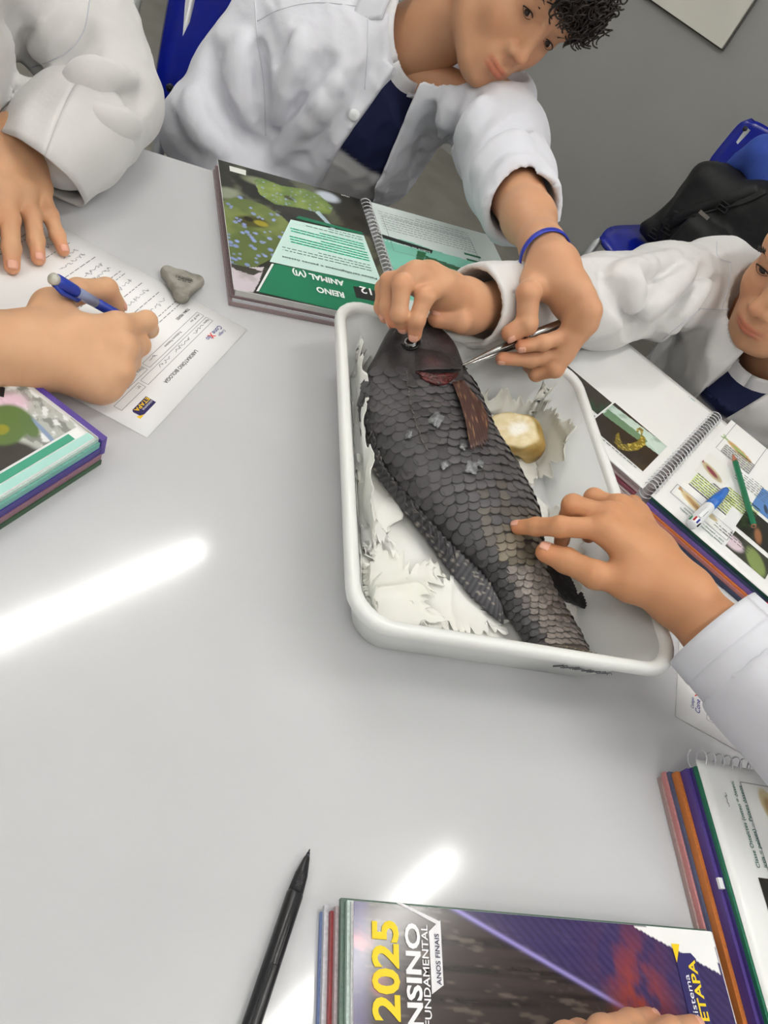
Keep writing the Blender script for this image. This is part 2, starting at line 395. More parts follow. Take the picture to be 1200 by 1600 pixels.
# chairs placed
bl = P(235, 168, -.19); fdir = -60.0; fr = A(math.cos(math.radians(fdir)), math.sin(math.radians(fdir)), 0)
cc0 = bl + A(.866, .5, 0) * .205 + fr * .215
ch0 = chair('school_chair', cc0, fdir, 'blue plastic chair behind the pupil with the tweezers', (.56, .83))
MB().tube([P(222, -40, -.13), P(206, 22, -.17), P(193, 63, -.20), P(178, 112, -.26), P(176, 140, -.33)], .0130, 12).make('arm_support', m_steel, ch0)
MB().tube([P(198, 46, -.172), P(211, 48, -.172)], .0085, 12).make('support_bolt', mat('white_plastic_cap', (214, 216, 214), .4, .4), ch0)
dd = A(.5, .866, 0); pc_chair = pc = A(.086, 2.331, 0) + dd * .19 + A(.866, -.5, 0) * .20
chair('school_chair', pc, -120, 'blue plastic chair by the wall carrying a black backpack', (.64, .82))

# ================================================================== plastic tray
TO = P(546, 978, .075); TO[2] = 0; TE = A(-.45875, .88857, 0); TG = A(.88857, .45875, 0); TL, TW, TH = .406, .304, .078
def T(a, b, z): return TO + TE * a + TG * b + zz * z
TAX = np.array([TE, TG, zz])
def rrect(inset, z, r, n=6):
    out = []
    ha, hb = TL / 2 - inset, TW / 2 - inset
    for k, (sx, sy) in enumerate(((1, 1), (-1, 1), (-1, -1), (1, -1))):
        for j in range(n + 1):
            t = (k + j / n) * math.pi / 2; out.append(T(TL / 2 + sx * (ha - r) + r * math.cos(t), TW / 2 + sy * (hb - r) + r * math.sin(t), z))
    return np.array(out)
def loft(rings, cap0=True, cap1=True):
    m = len(rings[0]); V = np.concatenate(rings); Fc = []
    for i in range(len(rings) - 1):
        for j in range(m): Fc.append((i * m + j, i * m + (j + 1) % m, (i + 1) * m + (j + 1) % m, (i + 1) * m + j))
    if cap0: Fc.append(tuple(range(m))[::-1])
    if cap1: Fc.append(tuple(range((len(rings) - 1) * m, len(rings) * m)))
    return V, Fc
m_tray = mat('tray_frosted_plastic', (240, 242, 241), .38, .5, transl=.33, sss=0.0); m_rim = mat('tray_rim_plastic', (246, 248, 246), .28, .5, transl=.15)
tray = thing('specimen_tray', T(TL / 2, TW / 2, 0), 'white translucent plastic tray holding the whole fish', 'tray')
V, Fc = loft([rrect(.034, 0.0006, .026), rrect(.0305, .003, .028), rrect(.0095, TH - .009, .03), rrect(.0115, TH - .007, .028), rrect(.0335, .005, .026), rrect(.037, .0032, .024)])
mk('basin', V, Fc, m_tray, tray)
V, Fc = loft([rrect(.0098, TH - .014, .03), rrect(.002, TH - .012, .034), rrect(0, TH - .009, .036), rrect(0, TH - .004, .036), rrect(.0016, TH - .0008, .035), rrect(.0045, TH, .034), rrect(.0085, TH - .001, .031), rrect(.011, TH - .004, .029), rrect(.0114, TH - .013, .029)], False, False)
m = len(rrect(0, 0, .03)); k = 8
Fc += [(k * m + j, k * m + (j + 1) % m, (j + 1) % m, j) for j in range(m)]
mk('rim', V, Fc, m_rim, tray)
# pencilled smudge of an old label on the near outside wall
m_smudge = mat('pencil_smudge', (112, 114, 118), .7)
mb = MB()
for i in range(17):
    b0 = .205 + i * .0032 + RNG.uniform(-.002, .002); z0 = .028 + RNG.uniform(-.002, .002)
    q = lambda b, z: T(.0305 - (z - .003) * (.021 / .066) - .0007, b, z)
    mb.tube([q(b0, z0), q(b0 + .006, z0 + .006 + RNG.uniform(-.002, .002)), q(b0 + .010, z0 + .001)], .00045, 5)
mb.make('label_smudge', m_smudge, tray)

# ---------------------------------------------------------------- torn paper lining the tray
m_paper = mat('wet_paper_towel', (247, 247, 244), .55, .35, c2=(242, 241, 234), nscale=18, transl=.10, bump=.08, bscale=90)
m_paper2 = mat('soaked_paper', (236, 236, 226), .4, .45, c2=(244, 244, 238), nscale=25, transl=.12, bump=.12, bscale=120)
def on_tray(a, b, lift):
    """(a, b) run along the tray floor and on up the walls"""
    a0, a1, b0, b1 = .039, TL - .039, .039, TW - .039; rise = .94; run = .30
    da = np.where(a < a0, a0 - a, np.where(a > a1, a - a1, 0)); db = np.where(b < b0, b0 - b, np.where(b > b1, b - b1, 0))
    aa = np.where(a < a0, a0 - da * run, np.where(a > a1, a1 + da * run, a)); bb = np.where(b < b0, b0 - db * run, np.where(b > b1, b1 + db * run, b))
    z = .0045 + np.minimum(rise * np.hypot(da, db), .066) + lift
    aa = aa + np.where(a < a0, 1, np.where(a > a1, -1, 0)) * lift; bb = bb + np.where(b < b0, 1, np.where(b > b1, -1, 0)) * lift
    return TO + TE * aa[..., None] + TG * bb[..., None] + zz * z[..., None]
def torn_sheet(label, a0, a1, b0, b1, seed, amp, m, lift=.001, rot=0.0, ragged=.010, nu=56, nv=48, curl=0.0):
    u, v = np.meshgrid(np.linspace(0, 1, nu), np.linspace(0, 1, nv), indexing='ij')
    ac, bc_ = (a0 + a1) / 2, (b0 + b1) / 2
    ea = lambda s_, k_: ragged * (noise2(s_ * 22, s_ * 0, seed + k_, 4, 1.0) + .6 * noise2(s_ * 90, s_ * 0, seed + k_ + 9, 2, 1.0))
    fal = lambda q: np.exp(-(q * 9) ** 1.5)
    a = a0 + (a1 - a0) * u + ea(v, 1) * fal(u) + ea(v, 2) * fal(1 - u); b = b0 + (b1 - b0) * v + ea(u, 3) * fal(v) + ea(u, 4) * fal(1 - v)
    c_, s_ = math.cos(rot), math.sin(rot); a, b = ac + (a - ac) * c_ - (b - bc_) * s_, bc_ + (a - ac) * s_ + (b - bc_) * c_
    nz = noise2(a * 70, b * 70, seed + 20, 2, 1.0); rid = 1 - np.abs(noise2(a * 55, b * 55, seed + 30, 2, 1.0)) * 1.6
    edge = np.minimum(np.minimum(u, 1 - u), np.minimum(v, 1 - v)); lf = lift + amp * (.55 + .45 * nz) * .6 + amp * np.clip(rid, 0, 1) ** 3 + curl * np.exp(-edge * 14) * (.5 + .5 * noise2(a * 60, b * 60, seed + 41, 1, 1.0))
    a = np.clip(a, -.025, TL + .025); b = np.clip(b, -.025, TW + .025)
    G = on_tray(a, b, np.maximum(lf, .0005))
    V, Fc = sheet_solid(G, .0004)
    mk('paper_towel', V, Fc, m, label=label, cat='paper', group='torn paper lining the tray')
torn_sheet('large torn white paper lining the floor of the fish tray', .045, .36, .035, .262, 3, .0012, m_paper, .0006)
torn_sheet('torn paper strip climbing the tray wall beside the fish back', .13, .395, -.005, .075, 11, .004, m_paper, .004, ragged=.012, curl=.004)
torn_sheet('crumpled soaked paper in the tray corner below the fish back', .045, .125, .03, .105, 23, .006, m_paper2, .004, .3, .012, curl=.003)
torn_sheet('folded wet paper between the fish belly and tray wall', .26, .40, .185, .31, 37, .006, m_paper2, .003, -.25, .012, curl=.006)
torn_sheet('pointed torn paper between the pale chunk and pointing hand', .125, .235, .19, .295, 45, .003, m_paper, .002, .5, .010, curl=.003)
torn_sheet('torn paper scrap beside the fish tail and dorsal fin', .055, .115, .085, .17, 53, .003, m_paper, .003, -.2, .009, curl=.003)

# ================================================================== fish
ST = [((618, 505), (650, 508), .034), ((602, 525), (676, 524), .046), ((585, 558), (706, 552), .055), ((571, 585), (722, 590), .060), ((562, 625), (741, 622), .064),
      ((568, 660), (758, 660), .066), ((584, 690), (772, 692), .066), ((604, 728), (792, 722), .064), ((634, 768), (815, 762), .060), ((668, 805), (834, 802), .055),
      ((704, 845), (842, 840), .049), ((740, 878), (845, 880), .042), ((766, 910), (857, 918), .036), ((785, 945), (875, 948), .031), ((803, 972), (892, 975), .028), ((822, 1000), (908, 1003), .025), ((838, 1022), (918, 1024), .022)]
FB = .0075                                                # the fish lies on the paper
ZS = np.maximum(np.array([FB + s[2] * .46 for s in ST]), [.080, .072, .061, .051, .043, .038] + [0] * 8 + [.022, .026, .031])   # the head leans up on the far wall
STH = np.array([s[2] for s in ST]); SL_ = np.array([P(*s[0], z) for s, z in zip(ST, ZS)]); SR_ = np.array([P(*s[1], z) for s, z in zip(ST, ZS)])
def cr(arr, u):
    u = np.clip(u, 0, len(arr) - 1.0001); i = np.floor(u).astype(int); t = (u - i); n = len(arr)
    p0, p1, p2, p3 = arr[np.maximum(i - 1, 0)], arr[i], arr[np.minimum(i + 1, n - 1)], arr[np.minimum(i + 2, n - 1)]
    if arr.ndim > 1: t = t[..., None]
    return .5 * ((2 * p1) + (-p0 + p2) * t + (2 * p0 - 5 * p1 + 4 * p2 - p3) * t ** 2 + (-p0 + 3 * p1 - 3 * p2 + p3) * t ** 3)
def fish_s(u, v, lift=0.0):
    """v: -1 back edge, 0 top of the flank, 1 belly edge, beyond that the underside"""
    u = np.asarray(u, float); v = np.asarray(v, float); L = cr(SL_, u); R = cr(SR_, u); th = cr(STH, u)
    C = (L + R) / 2; hw = (R - L) / 2; hw[..., 2] = 0
    an = v * math.pi / 2; sn = np.sign(np.sin(an)) * np.abs(np.sin(an)) ** .92; cs = np.sign(np.cos(an)) * np.abs(np.cos(an)) ** .85
    hgt = np.where(cs > 0, th * .54, th * .46)
    return C + hw * (sn * (1 + lift / np.linalg.norm(hw, axis=-1)))[..., None] + zz * (cs * (hgt + lift))[..., None]
m_fish = mat('fish_skin', (58, 55, 56), .42, .4, c2=(38, 36, 38), nscale=45, ndetail=6, bump=.5, bscale=350, bdist=.001, attr='Col')
fish = thing('tilapia_fish', A(*(SL_[7] + SR_[7])[:2] / 2, FB), 'whole dark grey scaly fish lying in the plastic tray', 'fish')
uu = np.concatenate([[0, .15, .35, .6, .8], np.linspace(1, 16, 76)]); vv = np.linspace(-2, 2, 65)[:-1]
UU, VV = np.meshgrid(uu, vv, indexing='ij'); G = fish_s(UU, VV)
tip0 = G[0].mean(0); G[0] = tip0 + (G[0] - tip0) * .55; 
colr = np.ones(UU.shape + (3,)); bel = smooth((np.abs(VV) - .85) / .3)[..., None]; colr = colr * (1 - .0 * bel)
tl = smooth((UU - 9.5) / 4)[..., None] * (1 - smooth((-VV - .35) / .4))[..., None]; colr = colr * (1 - tl) + tl * np.array([2.8, 2.5, 2.0])
red = np.exp(-((UU - 2.3) / .5) ** 2 - ((VV - .35) / .25) ** 2)[..., None]; colr = colr * (1 - .6 * red) + .6 * red * np.array([2.0, 1.1, 1.1])
mb = MB().grid(G, close_v=True); nn = len(vv)
mb.F.append(tuple(range(nn))); mb.F.append(tuple(range((len(uu) - 1) * nn, len(uu) * nn))[::-1])
mk('body', np.concatenate(mb.V), [f[::-1] for f in mb.F], m_fish, fish, colors=colr.reshape(-1, 3))
# lookup from picture position to a point on the flank
_gu, _gv = np.meshgrid(np.linspace(0, 16, 240), np.linspace(-1.15, 1.15, 120), indexing='ij'); _gp = fish_s(_gu, _gv)
_q = _gp - A(0, 0, CAM_H); _w = _q @ FW; _pu = _q @ RT / _w * F_PX; _pv = _q @ UP / _w * F_PX
_px = np.stack([600 + _pu * CR + _pv * SR, 800 + _pu * SR - _pv * CR], -1)
def fish_uv(x, y):
    d = ((_px - (x, y)) ** 2).sum(-1); i = np.unravel_index(np.argmin(d), d.shape); return float(_gu[i]), float(_gv[i])
def fish_pt(x, y, lift=0.0): u, v = fish_uv(x, y); return fish_s(A(u), A(v), lift)[0]
# scales: the larger ones singly, the small ones of the tail stem together
def scale_mesh(base, dark):
    n = 10; V = [(0, .05, .060)]; cs = [1.10]
    for rr, hz_, c_ in ((.80, .050, 1.0), (.97, .034, dark), (1.0, -.05, dark * .8)):
        for k in range(n):
            a = 2 * math.pi * k / n; x, y = math.sin(a) * .98, math.cos(a); y = y * (.80 if y > 0 else 1.15)
            V.append((x * rr, y * rr, hz_ - (0.0 if y > -.3 else .10 * rr))); cs.append(c_)
    Fc = [(0, 1 + (k + 1) % n, 1 + k) for k in range(n)]
    for r_ in range(2): Fc += [(1 + r_ * n + k, 1 + r_ * n + (k + 1) % n, 1 + (r_ + 1) * n + (k + 1) % n, 1 + (r_ + 1) * n + k) for k in range(n)]
    return np.array(V), Fc, np.array(cs)
SMATS = [mat('scale_slate', (84, 82, 84), .36, .5, attr='Col', c2=(64, 62, 65), nscale=300, objrand=.12, bump=.3, bscale=900, bdist=.0006),
         mat('scale_dark', (68, 66, 68), .36, .5, attr='Col', c2=(54, 52, 55), nscale=300, objrand=.1, bump=.3, bscale=900, bdist=.0006),
         mat('scale_mid', (108, 103, 95), .38, .5, attr='Col', c2=(64, 60, 57), nscale=260, objrand=.25, bump=.3, bscale=900, bdist=.0006),
         mat('scale_tail', (126, 119, 106), .4, .45, attr='Col', c2=(88, 78, 62), nscale=240, objrand=.3, bump=.3, bscale=900, bdist=.0006)]
SV, SF, SC = scale_mesh(1, .45); SMESH = []; SMATS.append(SMATS[1])
for i, mm in enumerate(SMATS):
    me = bpy.data.meshes.new('scale'); me.from_pydata(SV.tolist(), [], SF); me.polygons.foreach_set('use_smooth', [True] * len(SF))
    ca = me.color_attributes.new('Col', 'FLOAT_COLOR', 'POINT'); cc = np.ones((len(SV), 4), np.float32); cc[:, :3] = (SC if i < 4 else SC ** .35)[:, None]; ca.data.foreach_set('color', cc.ravel())
    me.materials.append(mm); SMESH.append(me)
places = []
u = 2.4; row = 0
while u < 15.7:
    seg = np.linalg.norm(fish_s(A(u + .05), A(0.))[0] - fish_s(A(u), A(0.))[0]) / .05
    pitch = .0098 if u < 9 else (.0098 - .0030 * min((u - 9) / 4, 1))
    vs = np.linspace(-1.0, 1.12, 400); pts_ = fish_s(np.full(400, u), vs); cum = np.r_[0, np.cumsum(np.linalg.norm(np.diff(pts_, axis=0), axis=1))]
    wd = pitch * 1.22; s_ = wd * (.25 if row % 2 else .75)
    while s_ < cum[-1]:
        v = float(np.interp(s_, cum, vs)); s_ += wd
        uj = u + RNG.normal(0, .05) + .35 * (v - .2) ** 2 * (1 if u < 5 else .4) ; 
        if u < 4.6 and v > .92: continue
        places.append((uj, v, pitch))
    u += pitch / seg; row += 1
def topx(p): q = p - A(0, 0, CAM_H); w_ = q @ FW; a_, b_ = q @ RT / w_ * F_PX, q @ UP / w_ * F_PX; return 600 + a_ * CR + b_ * SR, 800 + a_ * SR - b_ * CR
cand = []
for (uj, v, pt) in places:
    p = fish_s(A(uj), A(v))[0]; x_, y_ = topx(p)
    if y_ < (590 if x_ > 640 else 572): continue
    tu = unit(fish_s(A(uj + .05), A(v))[0] - p); tv = unit(fish_s(A(uj), A(v + .02))[0] - p); n_ = unit(np.cross(tv, tu)); 
    if n_[2] < 0 and abs(v) < .98: n_ = -n_
    if np.dot(n_, p - (fish_s(A(uj), A(2.0))[0])) < 0: n_ = -n_
    sd = unit(np.cross(tu, n_)); tilt = .10 if v > -.45 else .05
    tu2 = unit(tu + n_ * tilt); n2 = unit(np.cross(sd, tu2)); n2 = n2 if n2 @ n_ > 0 else -n2
    cand.append((uj, v, pt, p + n_ * .0006, sd, tu2, n2))
order = sorted(range(len(cand)), key=lambda i: -(cand[i][2] * (1 if abs(cand[i][1]) < .9 else .4)) + .0002 * max(cand[i][0] - 9, 0)); singles = set(order[:300])
rest = MB(); restc = []
for i, (uj, v, pt, p, sd, td, n_) in enumerate(cand):
    sc = pt * .78 * RNG.uniform(.97, 1.04); f_ = smooth((uj - 7.6) / 4.2) * (1 - smooth((-v - .25) / .4)) + RNG.normal(0, .12)
    wh = 1 if (v < -.35 and f_ < .5) else (0 if f_ < .33 else (2 if f_ < .68 else 3))
    flat_ = (v < -.22 and uj < 8.5) or uj < 3.9; wh = 4 if flat_ and wh < 2 else wh
    if i in singles:
        o = bpy.data.objects.new('scale', SMESH[wh]); col.objects.link(o); o.parent = fish; q = p - ORG[fish]; hz2 = .0035 if wh == 4 else .0075
        o.matrix_local = Matrix(((sd[0] * sc * 1.06, td[0] * sc, n_[0] * hz2, q[0]), (sd[1] * sc * 1.06, td[1] * sc, n_[1] * hz2, q[1]), (sd[2] * sc * 1.06, td[2] * sc, n_[2] * hz2, q[2]), (0, 0, 0, 1)))
    else:
        Vx = p + SV[:, :1] * sd * sc * 1.06 + SV[:, 1:2] * td * sc + SV[:, 2:] * n_ * .0085; rest.add(Vx, SF)
        g_ = [A(.95, .95, .98), A(.8, .8, .82), A(2.6, 2.4, 2.1), A(5.0, 4.7, 4.0), A(1.0, 1.0, 1.02)][wh] * RNG.uniform(.75, 1.2); restc.append(SC[:, None] * g_)
m_rest = mat('small_scale', (62, 60, 62), .38, .45, attr='Col', c2=(46, 44, 46), nscale=300)
mk('small_scales', np.concatenate(rest.V), rest.F, m_rest, fish, colors=np.concatenate(restc), kind='stuff')
# gill cover, lifted at its rear edge, and the red gills below it
m_gcov = mat('gill_cover_skin', (64, 55, 56), .4, .45, c2=(44, 38, 40), nscale=60, ndetail=6, bump=.5, bscale=300, bdist=.0012, attr='Col')
m_gill = mat('gill_red', (92, 26, 26), .25, .6, c2=(46, 12, 14), nscale=160, ndetail=5, bump=.6, bscale=500)
na, nb = 26, 30; G = np.zeros((na, nb, 3)); gc = np.ones((na, nb, 3)); tipw = P(731, 577, .068)
fl_, fr2, rl_, rr2 = A(646, 540), A(698, 548), A(646, 578), A(722, 579)
for i, a in enumerate(np.linspace(0, 1, na)):
    for j, b in enumerate(np.linspace(0, 1, nb)):
        q = lerp(lerp(fl_, fr2, b), lerp(rl_, rr2, b) + A(0, 6 * math.sin(math.pi * b)), a); G[i, j] = fish_pt(q[0], q[1], -.0010 + .0018 * smooth(a * 4) * smooth(b * 5) + .0058 * a ** 2 * smooth(b * 2.2))
        w_ = max(0, (b - .7) / .3) ** 1.5 * a ** 2.0; G[i, j] = lerp(G[i, j], tipw, .9 * w_)
        r_ = math.exp(-((a - .6) / .28) ** 2 - ((b - .40) / .2) ** 2); gc[i, j] = lerp((1, 1, 1), (3.2, 1.7, 1.6), r_ * .75); gc[i, j] = lerp(gc[i, j], (2.2, 1.9, 1.8), .5 * max(0, a - .75) * 2 * (noise2(a * 30, b * 40, 4) > .1))
for _ in range(3): G[1:-1, 1:-1] = (G[1:-1, 1:-1] + .25 * (G[2:, 1:-1] + G[:-2, 1:-1] + G[1:-1, 2:] + G[1:-1, :-2])) / 2
V, Fc = sheet_solid(G, .0014); gcov = mk('gill_cover', V, Fc, m_fish, fish, colors=np.concatenate([gc.reshape(-1, 3)] * 2))
mb = MB()
for k in range(4):
    pts_ = [fish_pt(x, 584 + 4 * k + 5 * math.sin(math.pi * (x - 652) / 66) - (.08 * k * abs(x - 688)), .0012) + RNG.normal(0, .0004, 3) for x in np.linspace(650 + 3 * k, 718 - 4 * k, 14)]
    mb.tube(pts_, [.0006 + .0026 * math.sin(math.pi * min(1, .06 + t_)) for t_ in np.linspace(0, .94, 14)], 8)
mb.make('gills', m_gill, fish)
ll = cr(np.array([(636, 578), (638, 610), (645, 645), (657, 682), (671, 708)], float), np.linspace(0, 3.99, 30)); m_ll = mat('lateral_line_pale', (116, 114, 108), .5, .4, c2=(88, 86, 84), nscale=300)
mb = MB()
for i_ in range(0, 29): mb.tube([fish_pt(*ll[i_], .0026), fish_pt(*lerp(ll[i_], ll[i_ + 1], .62), .0026)], .00055, 5)
mb.make('lateral_line', m_ll, fish)
# eye
m_eye = mat('fish_eye_clear', (30, 28, 30), .08, .6, coat=.6); m_iris = mat('fish_iris', (176, 180, 178), .25, .5, c2=(96, 98, 100), nscale=200)
eu, ev = fish_uv(640, 535); ec = fish_s(A(eu), A(ev))[0]; en = unit(ec - fish_s(A(eu), A(2.0))[0]); ex = unit(np.cross(en, A(.3, 1, 0))); ey = np.cross(en, ex)
def dome(c, r, h, n_, ex_, ey_, nr=6, ns=20):
    V = [c + n_ * h]; Fc = []
    for i in range(1, nr + 1):
        t_ = i / nr * math.pi / 2; V += [c + n_ * h * math.cos(t_) + r * math.sin(t_) * (ex_ * math.cos(a) + ey_ * math.sin(a)) for a in np.arange(ns) * 2 * math.pi / ns]
    for k in range(ns): Fc.append((0, 1 + k, 1 + (k + 1) % ns))
    for i in range(nr - 1):
        for k in range(ns): Fc.append((1 + i * ns + k, 1 + (i + 1) * ns + k, 1 + (i + 1) * ns + (k + 1) % ns, 1 + i * ns + (k + 1) % ns))
    return V, Fc
V, Fc = dome(ec - en * .001, .0085, .0032, en, ex, ey); eye = mk('eye', V, Fc, m_eye, fish)
MB().tube([ec + en * .0012 + .0052 * (ex * math.cos(a) + ey * math.sin(a)) for a in np.arange(24) * 2 * math.pi / 24], .0011, 6, closed=True).make('iris', m_iris, eye)
MB().tube([ec + en * .0002 + .0095 * (ex * math.cos(a) + ey * math.sin(a)) for a in np.arange(24) * 2 * math.pi / 24], .0016, 6, closed=True).make('eye_socket', m_fish, eye)
# fins
m_fin = mat('fin_dark', (44, 43, 48), .38, .45, attr='Col', bump=.3, bscale=400, bdist=.0006); m_pect = mat('pectoral_brown', (84, 50, 42), .4, .45, attr='Col', c2=(70, 44, 40), nscale=70)
def fin(name, base, tips, m, c_ray, c_mem, sub=3, nlen=14, amp=.0011, th=.0008, sag=0.0, spikes=0.0, fleck=None, seed=1):
    base = np.asarray(base, float); tips = np.asarray(tips, float); nr = (len(base) - 1) * sub * 2 + 1; rr = np.random.default_rng(seed)
    G = np.zeros((nr, nlen, 3)); Cc = np.zeros((nr, nlen, 3)); x = np.linspace(0, len(base) - 1, nr)
    Bp = cr(base, x); Tp = cr(tips, x)
    for i in range(nr):
        isray = i % 2 == 0; ln = 1.0 + (spikes * (1 if isray else -1)) + rr.normal(0, .02)
        for j, t_ in enumerate(np.linspace(0, 1, nlen)):
            p = lerp(Bp[i], Tp[i], t_ * ln); p[2] += sag * math.sin(t_ * math.pi) + (amp if isray else -amp) * (1 - .5 * t_) + rr.normal(0, amp * .15); G[i, j] = p
            c_ = lin(c_ray) if isray else lin(c_mem)
            if fleck is not None and rr.random() < fleck[1] * (1.6 if isray else .4): c_ = lin(fleck[0])
            Cc[i, j] = c_
    V, Fc = sheet_solid(G, th); return mk(name, V, Fc, m, fish, colors=np.concatenate([Cc.reshape(-1, 3)] * 2))
bpx = [(573, 641), (589, 688), (606, 732), (634, 768), (668, 806), (704, 846), (740, 880), (767, 910), (781, 938)]
opx = [(560, 640), (566, 690), (583, 735), (612, 775), (650, 822), (685, 870), (718, 912), (750, 946), (786, 977)]
MF = mat('fin_painted', (255, 255, 255), .4, .45, attr='Col', bump=.3, bscale=400, bdist=.0006)
fin('dorsal_fin', [fish_pt(x, y, .0015) for x, y in bpx], [P(x, y, z) for (x, y), z in zip(opx, (.026, .024, .022, .02, .018, .016, .014, .013, .012))], MF, (66, 65, 70), (34, 33, 38), 5, 16, .0010, .0008, .003, .03, ((132, 126, 118), .07), 3)
for i in np.linspace(0, 5.2, 15):                         # stiff spines in the front of the dorsal fin
    b_ = cr(np.array([fish_pt(x, y, .003) for x, y in bpx]), A(i))[0]; t_ = cr(np.array([P(x, y, .021) for x, y in opx]), A(min(i + .55, 7.9)))[0]
    MB().tube([b_, lerp(b_, t_, .5) + zz * .004, lerp(b_, t_, 1.03)], [.0010, .0008, .0002], 7).make('dorsal_spine', mat('spine_grey', (74, 71, 72), .4, .4, c2=(48, 46, 48), nscale=150), fish)
fin('anal_fin', [P(847, 872, .026), P(849, 888, .026), P(855, 905, .025), P(863, 926, .024)], [P(893, 905, .014), P(912, 930, .013), P(922, 952, .012), P(884, 940, .011)], MF, (46, 44, 47), (22, 22, 25), 4, 14, .0012, .0008, .002, .03, ((70, 68, 70), .05), 5)
pbase = [fish_pt(x, y, .002) for x, y in ((705, 600), (713, 597), (722, 597), (733, 607))]
ptips = [fish_pt(733, 706, .005), fish_pt(745, 702, .005), fish_pt(754, 688, .005), fish_pt(756, 660, .005)]
fin('pectoral_fin', pbase, ptips, MF, (88, 58, 50), (50, 34, 34), 4, 14, .0009, .0007, .004, .03, ((150, 116, 84), .10), 8)
tb = [fish_s(A(15.8), A(v), .0)[0] for v in (-.9, -.45, 0, .45, .9)]; tdir = unit(fish_s(A(16.), A(0.))[0] - fish_s(A(14.), A(0.))[0]); tdir[2] = 0; tsd = unit(tb[-1] - tb[0]); tsd[2] = 0
fin('tail_fin', [q * A(1, 1, 0) + zz * (.026 + q[2] * .25) for q in tb], [T(.0225, .205 + s_ * .034, .060 - .004 * abs(s_)) for s_ in (-1, -.5, 0, .5, 1)], MF, (92, 82, 66), (58, 50, 40), 4, 12, .0011, .0008, -.003, .02, ((130, 118, 94), .12), 9)
# loose pale scales stuck on the flank
m_loose = mat('loose_scale', (128, 130, 132), .2, .5, c2=(88, 90, 92), nscale=260)
for (x, y, r_) in ((680, 659, .0095), (735, 732, .0085), (748, 728, .0055), (694, 728, .005), (723, 700, .0045), (640, 682, .005)):
    u, v = fish_uv(x, y); c_ = fish_s(A(u), A(v), .003)[0]; n_ = unit(c_ - fish_s(A(u), A(2.))[0]); e1 = unit(np.cross(n_, A(1, .2, 0))); e2 = np.cross(n_, e1)
    V, Fc = dome(c_, r_, .0012, n_, e1, e2 * .72, 3, 14); V = np.array(V); V = c_ + (V - c_) * (1 + .22 * np.sin(np.arange(len(V)) * 1.7 + x))[:, None]; mk('loose_scale', V, Fc, m_loose, fish)

# ================================================================== pale cut fish chunk
cc_ = P(800, 684, .028); f = Field(cc_ - .055, cc_ + .055, .0018)
rA = np.array([unit(P(845, 690, .03) - P(755, 668, .03)), unit(np.cross(zz, P(845, 690, .03) - P(755, 668, .03))), zz]).T
f.ell(cc_ + A(0, .003, .004), (.036, .026, .021), rA, k=.004).ell(cc_ + rA @ A(.016, .012, .002), (.018, .016, .02), rA, k=.008).ell(cc_ + rA @ A(-.018, -.004, -.002), (.017, .021, .018), rA, k=.008).ell(cc_ + rA @ A(.024, -.012, 0), (.012, .012, .018), rA, k=.008)
f.ell(cc_ + rA @ A(-.012, -.028, .006), (.010, .010, .02), rA, k=.008, mode='s').ell(cc_ + rA @ A(.006, .032, .01), (.008, .009, .03), rA, k=.008, mode='s')
p_ = f.pts(); cutn = unit(A(-.25, -.45, .86)); f.put(tuple(slice(0, n) for n in f.n), -((p_ - (cc_ + zz * .016)) @ cutn).astype(np.float32), .003, 's')
sl0 = tuple(slice(0, n) for n in f.n); f.put(sl0, -(p_[..., 2] * -1 + .0068), .002, 's')
V, Fc = f.mesh(1); q = (V - cc_ - zz * .016); hgt = q @ cutn; rel = (V - cc_) @ rA
face_ = smooth((hgt + .0035) / .003)[:, None]; ang_ = np.arctan2(rel[:, 1], rel[:, 0]); rad = np.hypot(rel[:, 0], rel[:, 1])
sp = (.5 + .5 * np.sin(ang_ * 9 + noise2(rad * 300, ang_ * 2, 5)))[:, None]; cen = smooth(1 - (rad - .004 - .003 * noise3(V * 150, 12)) / .006)[:, None]
sp = sp * (.25 + .35 * (.5 + .5 * noise3(V * 200, 9)))[:, None]; cf = lin((222, 204, 158)) * (1 - sp) + lin((240, 230, 204)) * sp; cf = cf * (1 - cen) + lin((248, 244, 234)) * cen
nz = (.5 + .5 * noise3(V * 160, 3))[:, None]; cs_ = lin((128, 98, 40)) * (1 - nz) + lin((196, 168, 96)) * nz
mk('cut_fish_chunk', V, Fc, mat('chunk_flesh', (255, 255, 255), .25, .5, attr='Col', sss=.2, bump=.4, bscale=220), colors=cs_ * (1 - face_) + cf * face_, label='pale yellowish cut chunk of fish beside the belly', cat='fish chunk')

# ================================================================== tweezers
m_chrome = mat('tweezer_steel', (190, 190, 190), .18, .5, 1.0, c2=(170, 170, 172), nscale=60, aniso=(1, 1, 1))
tw0, tw1 = P(716, 574, .068), P(896, 498, .142); tt = unit(tw1 - tw0); ts = unit(np.cross(tt, zz)); tn = np.cross(ts, tt); tlen = np.linalg.norm(tw1 - tw0)
tweez = thing('tweezers', tw0, 'steel tweezers lifting the gill cover of the fish', 'tweezers')
for sg in (-1, 1):
    G = []
    for t_ in np.linspace(0, 1, 24):
        gap = .0004 + .0042 * math.sin(math.pi * min(t_ * .93, 1)) ** .8 * (1 if t_ < .93 else .6); wd = .0010 + .0034 * smooth(t_ / .55) - .0012 * smooth((t_ - .85) / .15)
        c = tw0 + tt * tlen * t_ + tn * sg * gap
        G.append([c + ts * wd * math.cos(a) + tn * .0007 * math.sin(a) for a in np.arange(10) * 2 * math.pi / 10])
    mb = MB().grid(np.array(G), close_v=True); mb.F += [tuple(range(10)), tuple(range(230, 240))[::-1]]; mb.make('blade', m_chrome, tweez)
